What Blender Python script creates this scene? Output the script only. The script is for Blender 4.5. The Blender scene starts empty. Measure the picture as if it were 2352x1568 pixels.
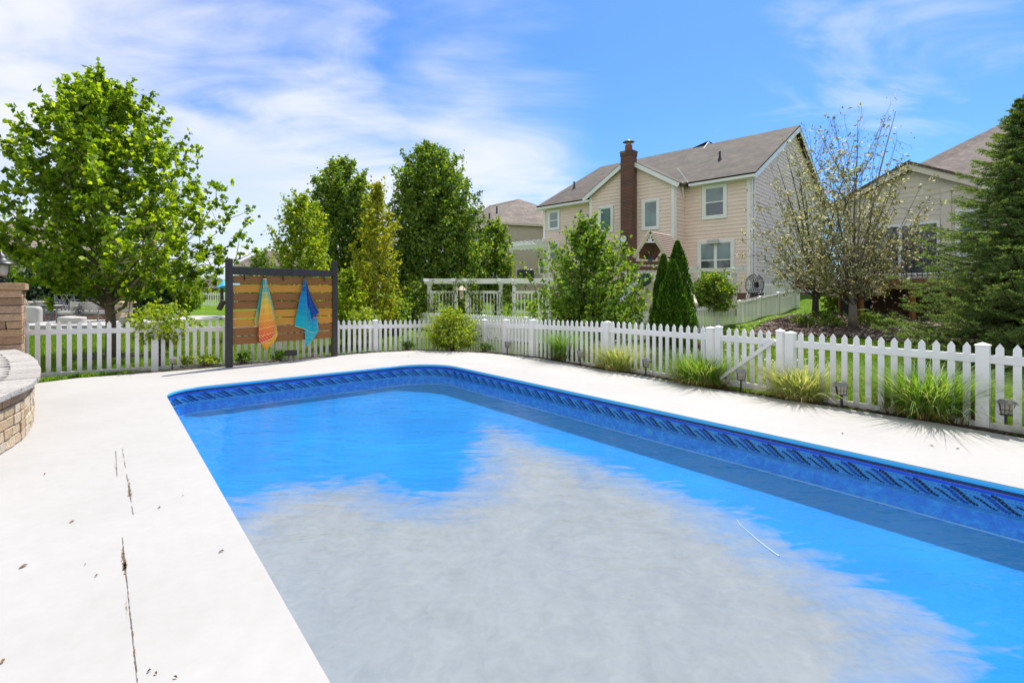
import bpy, math, random
import numpy as np
from mathutils import Vector, Matrix, geometry, noise as mnoise
R = math.radians
random.seed(7); rng = np.random.default_rng(7)
S = bpy.context.scene
COL = S.collection

# ---------------------------------------------------------------- camera, light, exposure
F, HZ, CX, CH = 1131.0, 669.0, 1176.0, 1.7      # survey of the photograph: focal length, horizon, eye height
cd = bpy.data.cameras.new('camera'); cam = bpy.data.objects.new('camera', cd); COL.objects.link(cam)
cd.sensor_width = 36; cd.lens = 36 * F / 2352; cd.shift_y = -(784 - HZ) / 2352
cd.clip_start = .05; cd.clip_end = 3000
cam.location = (0, 0, CH); cam.rotation_euler = (R(90), 0, 0); S.camera = cam
SUN = Vector((.225, .417, .88)).normalized()
sd = bpy.data.lights.new('sun', 'SUN'); sun = bpy.data.objects.new('sun', sd); COL.objects.link(sun)
sd.energy = 3.7; sd.angle = R(.5); sd.color = (1, .95, .87)
sun.rotation_euler = SUN.to_track_quat('Z', 'Y').to_euler(); sun.location = (5, 5, 30)
S.view_settings.view_transform = 'Standard'; S.view_settings.look = 'None'
S.view_settings.gamma = 1; S.view_settings.use_curve_mapping = False
S.view_settings.exposure = 1.0
S.cycles.max_bounces = 10; S.cycles.transparent_max_bounces = 16
S.cycles.caustics_reflective = False; S.cycles.caustics_refractive = False
S.cycles.sample_clamp_indirect = 6

W = bpy.data.worlds.new('World'); S.world = W; W.use_nodes = True
nt = W.node_tree; nt.nodes.clear(); N = nt.nodes.new; L = nt.links.new
def wmath(op, a, b=None, c=None, tree=None):
    n = (tree or nt).nodes.new('ShaderNodeMath'); n.operation = op
    lk = (tree or nt).links.new
    for i, v in enumerate((a, b, c)):
        if v is None: continue
        if isinstance(v, (int, float)): n.inputs[i].default_value = v
        else: lk(v, n.inputs[i])
    return n.outputs[0]
out = N('ShaderNodeOutputWorld'); bg = N('ShaderNodeBackground'); sky = N('ShaderNodeTexSky')
sky.sky_type = 'NISHITA'; sky.sun_disc = False
sky.sun_elevation = math.asin(SUN.z); sky.sun_rotation = math.atan2(SUN.x, SUN.y)
sky.air_density = 1.0; sky.dust_density = .6; sky.ozone_density = 2.0
bg.inputs[1].default_value = .15
tc = N('ShaderNodeTexCoord')
def wdot(v):
    n = N('ShaderNodeVectorMath'); n.operation = 'DOT_PRODUCT'; L(tc.outputs['Generated'], n.inputs[0]); n.inputs[1].default_value = v
    return n.outputs['Value']
# cloud deck: direction divided by its height = position on a flat layer high above
zz = wdot((0, 0, 1)); zc = wmath('ADD', wmath('MAXIMUM', zz, 0.0), .16)
dv = N('ShaderNodeVectorMath'); dv.operation = 'DIVIDE'; L(tc.outputs['Generated'], dv.inputs[0])
cx = N('ShaderNodeCombineXYZ')
for i in range(3): L(zc, cx.inputs[i])
L(cx.outputs[0], dv.inputs[1])
mp = N('ShaderNodeMapping'); L(dv.outputs[0], mp.inputs[0]); mp.inputs['Rotation'].default_value = (0, 0, R(-30)); mp.inputs['Scale'].default_value = (.55, 1.05, 1)
def wnoise(scale, detail, rough, dist, vec=None):
    n = N('ShaderNodeTexNoise'); n.inputs['Scale'].default_value = scale; n.inputs['Detail'].default_value = detail
    n.inputs['Roughness'].default_value = rough; n.inputs['Distortion'].default_value = dist
    L(vec or mp.outputs[0], n.inputs['Vector']); return n.outputs['Fac']
n1 = wnoise(1.2, 7, .52, .7); n2 = wnoise(3.2, 8, .55, .9); n3 = wnoise(.8, 3, .5, .2)
band = wdot((-.383, .269, -.883))
cov = wmath('ADD', wmath('MULTIPLY', band, 4.2), wmath('MULTIPLY', wmath('SUBTRACT', n1, .5), 2.6))
cov = wmath('ADD', cov, wmath('MULTIPLY', wmath('SUBTRACT', n2, .5), 1.3))
def smooth(v, a, b):
    m = N('ShaderNodeMapRange'); m.interpolation_type = 'SMOOTHSTEP'; L(v, m.inputs[0])
    m.inputs[1].default_value = a; m.inputs[2].default_value = b; m.inputs[3].default_value = 0; m.inputs[4].default_value = 1
    return m.outputs[0]
c1 = smooth(cov, -.30, .95)
c1 = wmath('MULTIPLY', c1, wmath('ADD', .62, wmath('MULTIPLY', smooth(n3, .35, .65), .3)))
wv = Vector((.80, 1, .54)).normalized()
c2 = smooth(wmath('ADD', wmath('MULTIPLY', wmath('SUBTRACT', wdot(tuple(wv)), .985), 26), wmath('MULTIPLY', wmath('SUBTRACT', n2, .5), 3.0)), 0.0, .9)
c2 = wmath('MULTIPLY', c2, .36)
c3 = wmath('MULTIPLY', smooth(n2, .60, .85), .35)
c4 = smooth(wmath('ADD', wmath('MULTIPLY', wdot((-.25, -.95, .2)), 1.6), wmath('MULTIPLY', wmath('SUBTRACT', n1, .5), 2.4)), -.1, .7)  # unseen clouds behind the camera, added to brighten the shaded facades
c5 = wmath('MULTIPLY', smooth(wmath('ADD', wmath('MULTIPLY', wmath('SUBTRACT', wdot(tuple(Vector((-.02, 1, .26)).normalized())), .965), 22), wmath('MULTIPLY', wmath('SUBTRACT', n1, .5), 3.2)), -.1, 1.1), .85)
cl = wmath('MAXIMUM', wmath('MAXIMUM', wmath('MAXIMUM', wmath('MAXIMUM', c1, c5), c2), c3), wmath('MULTIPLY', c4, .9))
tint = N('ShaderNodeMix'); tint.data_type = 'RGBA'; tint.blend_type = 'MULTIPLY'; tint.inputs[0].default_value = 1
L(sky.outputs[0], tint.inputs[6]); tint.inputs[7].default_value = (.235, .41, .655, 1)
mx = N('ShaderNodeMix'); mx.data_type = 'RGBA'; L(cl, mx.inputs[0]); L(tint.outputs[2], mx.inputs[6]); mx.inputs[7].default_value = (3.3, 3.35, 3.45, 1)
L(mx.outputs[2], bg.inputs[0]); L(bg.outputs[0], out.inputs[0])

# ---------------------------------------------------------------- helpers
def G(x, y, z=0.0):
    Y = (CH - z) * F / (y - HZ); return Vector(((x - CX) / F * Y, Y, z))
def A(x, y, Y):
    return Vector(((x - CX) / F * Y, Y, CH - (y - HZ) * Y / F))
def zat(y, Y): return CH - (y - HZ) * Y / F
def xat(x, Y): return (x - CX) / F * Y
MW = {}
def tag(o, label=None, cat=None, group=None, kind=None):
    if label: o['label'] = label
    if cat: o['category'] = cat
    if group: o['group'] = group
    if kind: o['kind'] = kind
    return o
def thing(name, loc, label, cat, group=None, rz=0.0):
    o = bpy.data.objects.new(name, None); COL.objects.link(o); o.empty_display_size = .1
    o.location = loc; o.rotation_euler = (0, 0, rz)
    MW[o] = Matrix.Translation(Vector(loc)) @ Matrix.Rotation(rz, 4, 'Z')
    return tag(o, label, cat, group)
def link(name, me, parent=None, label=None):
    o = bpy.data.objects.new(name, me); COL.objects.link(o)
    if parent is not None: o.parent = parent; MW[o] = MW[parent]
    else: MW[o] = Matrix.Identity(4)
    if label: o['label'] = label
    return o
def piece(name, me, parent, world):
    o = bpy.data.objects.new(name, me); COL.objects.link(o); o.parent = parent
    o.matrix_basis = MW[parent].inverted() @ world; MW[o] = world
    return o
KIDS = {}
def copy_tree(o, parent=None):
    c = o.copy(); COL.objects.link(c); c.parent = parent
    for ch in o.children: copy_tree(ch, c)
    return c

class MB:
    def __init__(s): s.v = []; s.f = []; s.uv = None
    def poly(s, pts):
        b = len(s.v); s.v += [Vector(p) for p in pts]; s.f.append(tuple(range(b, b + len(pts)))); return s
    def box(s, c, d, rz=0.0, rot=None):
        m = rot if rot is not None else Matrix.Rotation(rz, 3, 'Z'); c = Vector(c); b = len(s.v)
        for z in (-1, 1):
            for (x, y) in ((-1, -1), (1, -1), (1, 1), (-1, 1)):
                s.v.append(c + m @ Vector((x * d[0] / 2, y * d[1] / 2, z * d[2] / 2)))
        for f in ((3, 2, 1, 0), (4, 5, 6, 7), (0, 1, 5, 4), (1, 2, 6, 5), (2, 3, 7, 6), (3, 0, 4, 7)):
            s.f.append(tuple(b + i for i in f))
        return s
    def bar(s, a, b, w, h, up=(0, 0, 1)):
        a = Vector(a); b = Vector(b); d = b - a; l = d.length
        if l < 1e-6: return s
        x = d / l; u = Vector(up)
        if abs(x.dot(u)) > .98: u = Vector((0, 1, 0))
        y = u.cross(x).normalized(); z = x.cross(y)
        return s.box((a + b) / 2, (l, w, h), rot=Matrix((x, y, z)).transposed())
    def tube(s, pts, rad, n=6, cap=True):
        pts = [Vector(p) for p in pts]; k = len(pts)
        if not isinstance(rad, (list, tuple)): rad = [rad] * k
        b = len(s.v); pd = None
        for i, p in enumerate(pts):
            d = (pts[min(i + 1, k - 1)] - pts[max(i - 1, 0)])
            d = d.normalized() if d.length > 1e-9 else Vector((0, 0, 1))
            if pd is None:
                u = d.orthogonal().normalized()
            else:
                u = (pd - d * pd.dot(d)); u = u.normalized() if u.length > 1e-6 else d.orthogonal().normalized()
            pd = u; w = d.cross(u)
            for j in range(n):
                a = 2 * math.pi * j / n
                s.v.append(p + (u * math.cos(a) + w * math.sin(a)) * rad[i])
        for i in range(k - 1):
            for j in range(n):
                s.f.append((b + i * n + j, b + i * n + (j + 1) % n, b + (i + 1) * n + (j + 1) % n, b + (i + 1) * n + j))
        if cap: s.f.append(tuple(b + j for j in range(n - 1, -1, -1))); s.f.append(tuple(b + (k - 1) * n + j for j in range(n)))
        return s
    def lathe(s, c, prof, n=12):
        c = Vector(c); b = len(s.v)
        for (r, z) in prof:
            for j in range(n):
                a = 2 * math.pi * j / n; s.v.append(c + Vector((r * math.cos(a), r * math.sin(a), z)))
        for i in range(len(prof) - 1):
            for j in range(n):
                s.f.append((b + i * n + j, b + i * n + (j + 1) % n, b + (i + 1) * n + (j + 1) % n, b + (i + 1) * n + j))
        s.f.append(tuple(b + j for j in range(n - 1, -1, -1))); s.f.append(tuple(b + (len(prof) - 1) * n + j for j in range(n)))
        return s
    def prism(s, pts, ext):
        """closed solid: polygon pts (3-D) swept by vector ext"""
        pts = [Vector(p) for p in pts]; e = Vector(ext); b = len(s.v); n = len(pts)
        s.v += pts + [p + e for p in pts]
        s.f.append(tuple(b + i for i in range(n - 1, -1, -1))); s.f.append(tuple(b + n + i for i in range(n)))
        for i in range(n): s.f.append((b + i, b + (i + 1) % n, b + n + (i + 1) % n, b + n + i))
        return s
    def mesh(s, name, mat, inv=None, smooth=False):
        me = bpy.data.meshes.new(name)
        v = [(inv @ p) if inv is not None else p for p in s.v]
        me.from_pydata([tuple(p) for p in v], [], s.f)
        if mat is not None: me.materials.append(mat)
        if smooth: me.polygons.foreach_set('use_smooth', [True] * len(me.polygons))
        me.update(); return me
    def build(s, name, mat, parent=None, smooth=False, label=None, bevel=0):
        inv = MW[parent].inverted() if parent is not None else None
        me = s.mesh(name, mat, inv, smooth)
        o = link(name, me, parent, label)
        if bevel:
            m = o.modifiers.new('bevel', 'BEVEL'); m.width = bevel; m.segments = 2; m.limit_method = 'ANGLE'
        return o

def np_mesh(name, V, FQ, mat, parent=None, smooth=False, uv=None):
    """V (n,3) world, FQ (m,k) faces all of k corners"""
    me = bpy.data.meshes.new(name); V = np.asarray(V, np.float32); FQ = np.asarray(FQ, np.int32)
    if parent is not None:
        inv = np.array(MW[parent].inverted()); V = V @ inv[:3, :3].T.astype(np.float32) + inv[:3, 3].astype(np.float32)
    m, k = FQ.shape
    me.vertices.add(len(V)); me.vertices.foreach_set('co', V.ravel())
    me.loops.add(m * k); me.loops.foreach_set('vertex_index', FQ.ravel())
    me.polygons.add(m); me.polygons.foreach_set('loop_start', np.arange(0, m * k, k, dtype=np.int32))
    me.update(calc_edges=True)
    me.materials.append(mat)
    if smooth: me.polygons.foreach_set('use_smooth', np.ones(m, bool))
    me.validate()
    return link(name, me, parent)

# ---------------------------------------------------------------- materials
def new_mat(name):
    m = bpy.data.materials.new(name); m.use_nodes = True; t = m.node_tree
    return m, t, t.nodes['Principled BSDF'], t.nodes['Material Output']
def tnoise(t, scale, detail=4, rough=.55, dist=0, coord='Object', stretch=None, vec=None):
    n = t.nodes.new('ShaderNodeTexNoise'); n.inputs['Scale'].default_value = scale; n.inputs['Detail'].default_value = detail
    n.inputs['Roughness'].default_value = rough; n.inputs['Distortion'].default_value = dist
    c = t.nodes.new('ShaderNodeTexCoord'); src = vec or c.outputs[coord]
    if stretch:
        mpn = t.nodes.new('ShaderNodeMapping'); t.links.new(src, mpn.inputs[0]); mpn.inputs['Scale'].default_value = stretch; src = mpn.outputs[0]
    t.links.new(src, n.inputs['Vector']); return n.outputs['Fac']
def ramp(t, fac, stops, interp='LINEAR'):
    r = t.nodes.new('ShaderNodeValToRGB'); r.color_ramp.interpolation = interp
    e = r.color_ramp.elements
    while len(e) < len(stops): e.new(.5)
    for i, (p, c) in enumerate(stops): e[i].position = p; e[i].color = (*c, 1)
    t.links.new(fac, r.inputs[0]); return r.outputs[0]
def tmix(t, fac, a, b, bt='MIX'):
    m = t.nodes.new('ShaderNodeMix'); m.data_type = 'RGBA'; m.blend_type = bt
    for i, v in ((0, fac), (6, a), (7, b)):
        if isinstance(v, (int, float)): m.inputs[i].default_value = v
        elif isinstance(v, tuple): m.inputs[i].default_value = (*v, 1)
        else: t.links.new(v, m.inputs[i])
    return m.outputs[2]
def tbump(t, b, h, strength=.3, dist=.01):
    n = t.nodes.new('ShaderNodeBump'); n.inputs['Strength'].default_value = strength; n.inputs['Distance'].default_value = dist
    t.links.new(h, n.inputs['Height']); t.links.new(n.outputs[0], b.inputs['Normal'])
def mul(c, k): return tuple(min(1, x * k) for x in c)
def pm(name, col, rough=.6, var=.15, scale=6, bump=.15, bscale=40, metal=0, spec=.5, stretch=None, island=0, bd=.004):
    m, t, b, o = new_mat(name)
    n = tnoise(t, scale, 6, .6, .2, stretch=stretch)
    c = ramp(t, n, [(.3, mul(col, 1 - var)), (.7, mul(col, 1 + var))])
    if island:
        g = t.nodes.new('ShaderNodeObjectInfo')
        hv = t.nodes.new('ShaderNodeMapRange'); t.links.new(g.outputs['Random'], hv.inputs[0]); hv.inputs[3].default_value = 1 - island; hv.inputs[4].default_value = 1 + island
        vm = t.nodes.new('ShaderNodeVectorMath'); vm.operation = 'SCALE'; t.links.new(c, vm.inputs[0]); t.links.new(hv.outputs[0], vm.inputs['Scale']); c = vm.outputs[0]
    t.links.new(c, b.inputs['Base Color'])
    b.inputs['Roughness'].default_value = rough; b.inputs['Metallic'].default_value = metal; b.inputs['Specular IOR Level'].default_value = spec
    if bump: tbump(t, b, tnoise(t, bscale, 5, .6, stretch=stretch), bump, bd)
    return m
def leaf_mat(name, cols, trans=.45, gloss=.08, grough=.6):
    """cols: list of colours spread by leaf; thin leaves let light through"""
    m, t, b, o = new_mat(name); t.nodes.remove(b)
    g = t.nodes.new('ShaderNodeNewGeometry'); k = len(cols)
    c = ramp(t, g.outputs['Random Per Island'], [(i / max(1, k - 1), cc) for i, cc in enumerate(cols)])
    n = tnoise(t, 1.1, 3); c = tmix(t, ramp(t, n, [(.35, (0, 0, 0)), (.65, (.8, .8, .8))]), c, tmix(t, 1.0, c, (.78, .86, .7), 'MULTIPLY'))
    d = t.nodes.new('ShaderNodeBsdfDiffuse'); tr = t.nodes.new('ShaderNodeBsdfTranslucent'); gl = t.nodes.new('ShaderNodeBsdfGlossy')
    t.links.new(c, d.inputs[0]); ct = tmix(t, 1.0, c, (1.0, .98, .50), 'MULTIPLY'); vs = t.nodes.new('ShaderNodeVectorMath'); vs.operation = 'SCALE'; t.links.new(ct, vs.inputs[0]); vs.inputs['Scale'].default_value = 1.5; t.links.new(vs.outputs[0], tr.inputs[0])
    gl.inputs['Roughness'].default_value = grough; gl.inputs[0].default_value = (1, 1, 1, 1)
    m1 = t.nodes.new('ShaderNodeMixShader'); m1.inputs[0].default_value = trans; t.links.new(d.outputs[0], m1.inputs[1]); t.links.new(tr.outputs[0], m1.inputs[2])
    m2 = t.nodes.new('ShaderNodeMixShader'); m2.inputs[0].default_value = gloss * .5; t.links.new(m1.outputs[0], m2.inputs[1]); t.links.new(gl.outputs[0], m2.inputs[2])
    t.links.new(m2.outputs[0], o.inputs[0]); return m
def wood_mat(name, c1, c2, scale=1.0, rough=.6):
    m, t, b, o = new_mat(name)
    oi = t.nodes.new('ShaderNodeObjectInfo'); tcn = t.nodes.new('ShaderNodeTexCoord')
    ad = t.nodes.new('ShaderNodeVectorMath'); ad.operation = 'ADD'; t.links.new(tcn.outputs['Generated'], ad.inputs[0])
    cb = t.nodes.new('ShaderNodeCombineXYZ'); t.links.new(wmath('MULTIPLY', oi.outputs['Random'], 37.0, tree=t), cb.inputs[2]); t.links.new(cb.outputs[0], ad.inputs[1])
    n = tnoise(t, 3.2 * scale, 8, .65, 1.6, stretch=(.9, 1, 6), vec=ad.outputs[0])
    f = tnoise(t, 8 * scale, 6, .7, .5, stretch=(1.5, 1, 22), vec=ad.outputs[0])
    c = ramp(t, n, [(.32, c1), (.5, tuple((a + b2) / 2 for a, b2 in zip(c1, c2))), (.68, c2)])
    c = tmix(t, .45, c, ramp(t, f, [(.35, mul(c1, .35)), (.65, c2)]))
    t.links.new(c, b.inputs['Base Color']); b.inputs['Roughness'].default_value = rough
    tbump(t, b, f, .3, .002); return m

M = {}
M['vinyl'] = pm('white_vinyl', (.80, .79, .78), .38, .09, 2.2, .04, 8)
m_ = M['vinyl']; t_ = m_.node_tree; b_ = t_.nodes['Principled BSDF']; src_ = b_.inputs['Base Color'].links[0].from_socket   # weathering near the ground, slight tone change from piece to piece
tc_ = t_.nodes.new('ShaderNodeTexCoord'); sp_ = t_.nodes.new('ShaderNodeSeparateXYZ'); t_.links.new(tc_.outputs['Object'], sp_.inputs[0]); oi_ = t_.nodes.new('ShaderNodeObjectInfo')
dz_ = wmath('SUBTRACT', wmath('MULTIPLY', tnoise(t_, 14, 5, .7), .34, tree=t_), sp_.outputs[2], tree=t_)
c_ = tmix(t_, wmath('MULTIPLY', wmath('MULTIPLY', dz_, 6, tree=t_), 1, tree=t_), src_, (.42, .40, .33)); tmf = c_.node; tmf.clamp_factor = True
c_ = tmix(t_, 1, c_, ramp(t_, oi_.outputs['Random'], [(0, (.93, .93, .93)), (1, (1.03, 1.03, 1.02))]), 'MULTIPLY'); t_.links.new(c_, b_.inputs['Base Color'])
M['vinyl_warm'] = pm('white_vinyl_warm', (.88, .87, .86), .45, .04, 1.5, .04, 8)
M['whitetrim'] = pm('white_trim', (.80, .81, .82), .45, .04, 2, .02, 20)
M['siding'] = pm('tan_siding', (.82, .66, .585), .55, .05, 1.5, .05, 60)
M['siding_grey'] = pm('taupe_siding', (.50, .43, .355), .55, .05, 1.5, .05, 60)
M['siding_pale'] = pm('pale_siding', (.66, .60, .50), .55, .05, 1.5, .05, 60)
M['dark_post'] = pm('charcoal_stained_wood', (.036, .031, .029), .6, .35, 9, .25, 30, stretch=(1, 1, .15))
M['board_brown'] = wood_mat('brown_stained_board', (.16, .058, .010), (.40, .165, .034))
M['board_gold'] = wood_mat('golden_stained_board', (.50, .21, .016), (.76, .36, .038))
M['black'] = pm('black_metal', (.018, .018, .02), .4, .2, 10, .03, 60)
M['bark'] = pm('bark', (.17, .125, .09), .9, .35, 9, .6, 30, stretch=(1, 1, .3), bd=.02)
M['bark_dark'] = pm('dark_bark', (.055, .038, .032), .9, .35, 9, .5, 30, stretch=(1, 1, .3), bd=.02)
M['bark_grey'] = pm('grey_bark', (.22, .19, .165), .9, .3, 9, .5, 30, stretch=(1, 1, .3), bd=.02)
M['brown_plastic'] = pm('brown_board', (.13, .052, .03), .6, .15, 4, .05, 30)
M['cream'] = pm('cream_board', (.62, .54, .42), .6, .08, 3, .05, 30)
M['green_plastic'] = pm('dark_green_plastic', (.01, .05, .055), .7, .1, 4, 0)
M['blue_plastic'] = pm('blue_plastic', (.03, .16, .3), .35, .1, 4, 0)
M['navy_cloth'] = pm('navy_cloth', (.012, .016, .075), .9, .2, 5, .2, 40)
M['grey_metal'] = pm('grey_metal', (.17, .18, .19), .45, .1, 6, 0, metal=.2)
M['cushion'] = pm('pale_cushion', (.44, .42, .39), .9, .06, 4, .1, 60)
M['glass_dark'] = None
def glass(name, tint, rough=.04):
    m, t, b, o = new_mat(name)
    n = tnoise(t, .9, 3, .5)
    t.links.new(ramp(t, n, [(.35, mul(tint, .65)), (.65, mul(tint, 1.3))]), b.inputs['Base Color'])
    b.inputs['Roughness'].default_value = rough; b.inputs['Specular IOR Level'].default_value = .9; b.inputs['Coat Weight'].default_value = .5; b.inputs['Coat Roughness'].default_value = .02
    return m
M['glass_dark'] = glass('dark_window_glass', (.05, .07, .085))
M['glass_blind'] = pm('window_blind', (.26, .31, .31), .5, .06, 3, 0)
def blind_mat(name, col):
    m, t, b, o = new_mat(name); w = t.nodes.new('ShaderNodeTexWave'); w.bands_direction = 'Z'; w.inputs['Scale'].default_value = 16
    c = t.nodes.new('ShaderNodeTexCoord'); t.links.new(c.outputs['Object'], w.inputs['Vector'])
    t.links.new(ramp(t, w.outputs['Fac'], [(.2, mul(col, .8)), (.7, col)]), b.inputs['Base Color']); b.inputs['Roughness'].default_value = .15; b.inputs['Coat Weight'].default_value = .6
    return m
M['blind'] = glass('glass_over_blind', (.12, .19, .20), .12)
def roof_mat(name, c1, c2, sx=1.0):
    m, t, b, o = new_mat(name)
    uv = t.nodes.new('ShaderNodeUVMap'); br = t.nodes.new('ShaderNodeTexBrick'); t.links.new(uv.outputs[0], br.inputs['Vector'])
    br.inputs['Scale'].default_value = 1; br.inputs['Brick Width'].default_value = .32; br.inputs['Row Height'].default_value = .145
    br.inputs['Mortar Size'].default_value = .012; br.inputs['Mortar Smooth'].default_value = .2; br.inputs['Bias'].default_value = .1
    br.inputs['Color1'].default_value = (*c1, 1); br.inputs['Color2'].default_value = (*c2, 1); br.inputs['Mortar'].default_value = (*mul(c1, .42), 1)
    n = tnoise(t, 1.0, 8, .7); c = tmix(t, 1.0, br.outputs[0], ramp(t, n, [(.34, (.6, .6, .6)), (.66, (1.35, 1.3, 1.24))]), 'MULTIPLY')
    f = tnoise(t, 60, 3, .6); c = tmix(t, .5, c, tmix(t, 1.0, c, ramp(t, f, [(.3, (.55, .55, .55)), (.7, (1.35, 1.35, 1.35))]), 'MULTIPLY'))
    t.links.new(c, b.inputs['Base Color']); b.inputs['Roughness'].default_value = .92
    tbump(t, b, br.outputs['Fac'], -.6, .02); return m
M['roof'] = roof_mat('brown_shingle', (.060, .050, .040), (.104, .087, .070))
M['roof_grey'] = roof_mat('grey_shingle', (.15, .125, .105), (.22, .185, .155))
M['roof_dark'] = roof_mat('dark_grey_shingle', (.085, .066, .056), (.14, .112, .095))
def brick_mat(name, c1, c2, mortar, w=.21, h=.075, coord='Object'):
    m, t, b, o = new_mat(name)
    c = t.nodes.new('ShaderNodeTexCoord'); sp = t.nodes.new('ShaderNodeSeparateXYZ'); t.links.new(c.outputs['Object'], sp.inputs[0])
    cb = t.nodes.new('ShaderNodeCombineXYZ'); t.links.new(wmath('ADD', sp.outputs[0], sp.outputs[1], tree=t), cb.inputs[0]); t.links.new(sp.outputs[2], cb.inputs[1])
    br = t.nodes.new('ShaderNodeTexBrick'); t.links.new(cb.outputs[0], br.inputs['Vector']); br.inputs['Scale'].default_value = 1
    br.inputs['Brick Width'].default_value = w; br.inputs['Row Height'].default_value = h; br.inputs['Mortar Size'].default_value = .009; br.inputs['Bias'].default_value = 0
    br.inputs['Color1'].default_value = (*c1, 1); br.inputs['Color2'].default_value = (*c2, 1); br.inputs['Mortar'].default_value = (*mortar, 1)
    t.links.new(br.outputs[0], b.inputs['Base Color']); b.inputs['Roughness'].default_value = .85; tbump(t, b, br.outputs['Fac'], -.6, .008); return m
M['brick'] = brick_mat('red_brick', (.15, .050, .034), (.075, .034, .028), (.20, .16, .13), .24, .085)
M['brick_wall'] = brick_mat('brick_foundation', (.19, .062, .04), (.13, .045, .032), (.25, .19, .16))
def stone_mat(name, stops):
    m, t, b, o = new_mat(name)
    oi = t.nodes.new('ShaderNodeObjectInfo'); n = tnoise(t, 5, 8, .65, .6)
    f = wmath('ADD', wmath('MULTIPLY', oi.outputs['Random'], .62, tree=t), wmath('MULTIPLY', n, .38, tree=t), tree=t)
    c = ramp(t, f, stops); n2_ = tnoise(t, 34, 6, .7); c = tmix(t, 1.0, c, ramp(t, n2_, [(.3, (.62, .62, .62)), (.62, (1.2, 1.2, 1.2))]), 'MULTIPLY')
    t.links.new(c, b.inputs['Base Color']); b.inputs['Roughness'].default_value = .92; tbump(t, b, tnoise(t, 22, 8, .7), .9, .015); return m
M['stone'] = stone_mat('tumbled_stone', [(0, (.10, .085, .08)), (.25, (.24, .145, .09)), (.5, (.40, .25, .135)), (.75, (.47, .31, .19)), (1, (.17, .14, .13))])
M['stone_light'] = stone_mat('pale_wall_stone', [(0, (.30, .21, .12)), (.35, (.42, .31, .19)), (.65, (.52, .42, .29)), (1, (.46, .43, .38))])
M['stone_cap'] = stone_mat('weathered_cap_stone', [(0, (.27, .245, .22)), (.5, (.33, .305, .28)), (1, (.38, .355, .325))])
# lantern panes
m, t, b, o = new_mat('frosted_lantern_glass'); b.inputs['Base Color'].default_value = (.62, .57, .48, 1); b.inputs['Roughness'].default_value = .25
b.inputs['Transmission Weight'].default_value = .35; tbump(t, b, tnoise(t, 60, 3), .5, .004); M['lantern_glass'] = m
# leaves
M['leaf_maple'] = leaf_mat('maple_leaf', [(.06, .12, .005), (.15, .25, .007), (.27, .38, .009), (.42, .50, .012)], .6, .04)
M['leaf_pear'] = leaf_mat('pear_leaf', [(.05, .115, .016), (.10, .20, .02), (.19, .29, .022), (.38, .43, .025)], .5, .06)
M['leaf_yel'] = leaf_mat('yellow_green_leaf', [(.10, .18, .010), (.22, .32, .012), (.36, .44, .016), (.46, .48, .02)], .5, .04)
M['leaf_gold'] = leaf_mat('golden_leaf', [(.16, .19, .010), (.30, .33, .014), (.42, .42, .02), (.46, .40, .02)], .5, .04)
M['leaf_loose'] = leaf_mat('loose_tree_leaf', [(.05, .11, .008), (.12, .23, .012), (.20, .33, .016), (.33, .40, .03)], .5, .06)
M['leaf_bush'] = leaf_mat('bush_leaf', [(.10, .18, .010), (.24, .34, .014), (.40, .47, .018), (.30, .36, .03)], .45, .05)
M['leaf_dark'] = leaf_mat('dark_leaf', [(.008, .026, .007), (.016, .045, .010), (.030, .075, .012)], .25, .05)
M['leaf_thuja'] = leaf_mat('arborvitae_spray', [(.012, .045, .006), (.035, .10, .008), (.08, .18, .010), (.18, .30, .016)], .3, .03)
M['leaf_spruce'] = leaf_mat('spruce_needle', [(.05, .095, .045), (.11, .185, .065), (.20, .29, .075), (.38, .44, .07)], .35, .04)
M['leaf_olive'] = leaf_mat('olive_leaf', [(.06, .08, .015), (.12, .14, .025), (.20, .20, .04), (.34, .32, .16), (.15, .12, .07), (.62, .56, .50), (.72, .66, .60)], .4, .10)
M['leaf_fresh'] = leaf_mat('fresh_leaf', [(.04, .11, .008), (.09, .20, .012), (.18, .30, .02)], .45, .06)
M['grass_green'] = leaf_mat('green_blade', [(.06, .14, .014), (.12, .25, .02), (.20, .36, .03), (.30, .42, .08)], .5, .06)
M['grass_pale'] = leaf_mat('pale_blade', [(.26, .34, .07), (.42, .47, .15), (.55, .55, .26), (.62, .56, .34)], .5, .05)
M['grass_dry'] = leaf_mat('dry_blade', [(.20, .12, .04), (.36, .24, .09), (.46, .33, .15)], .3, .05)
M['lawn_blade'] = leaf_mat('lawn_blade', [(.08, .16, .006), (.15, .25, .008), (.23, .34, .012)], .45, .05)
M['flower'] = leaf_mat('pale_flower', [(.7, .6, .6), (.75, .7, .66)], .3, .02)

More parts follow.
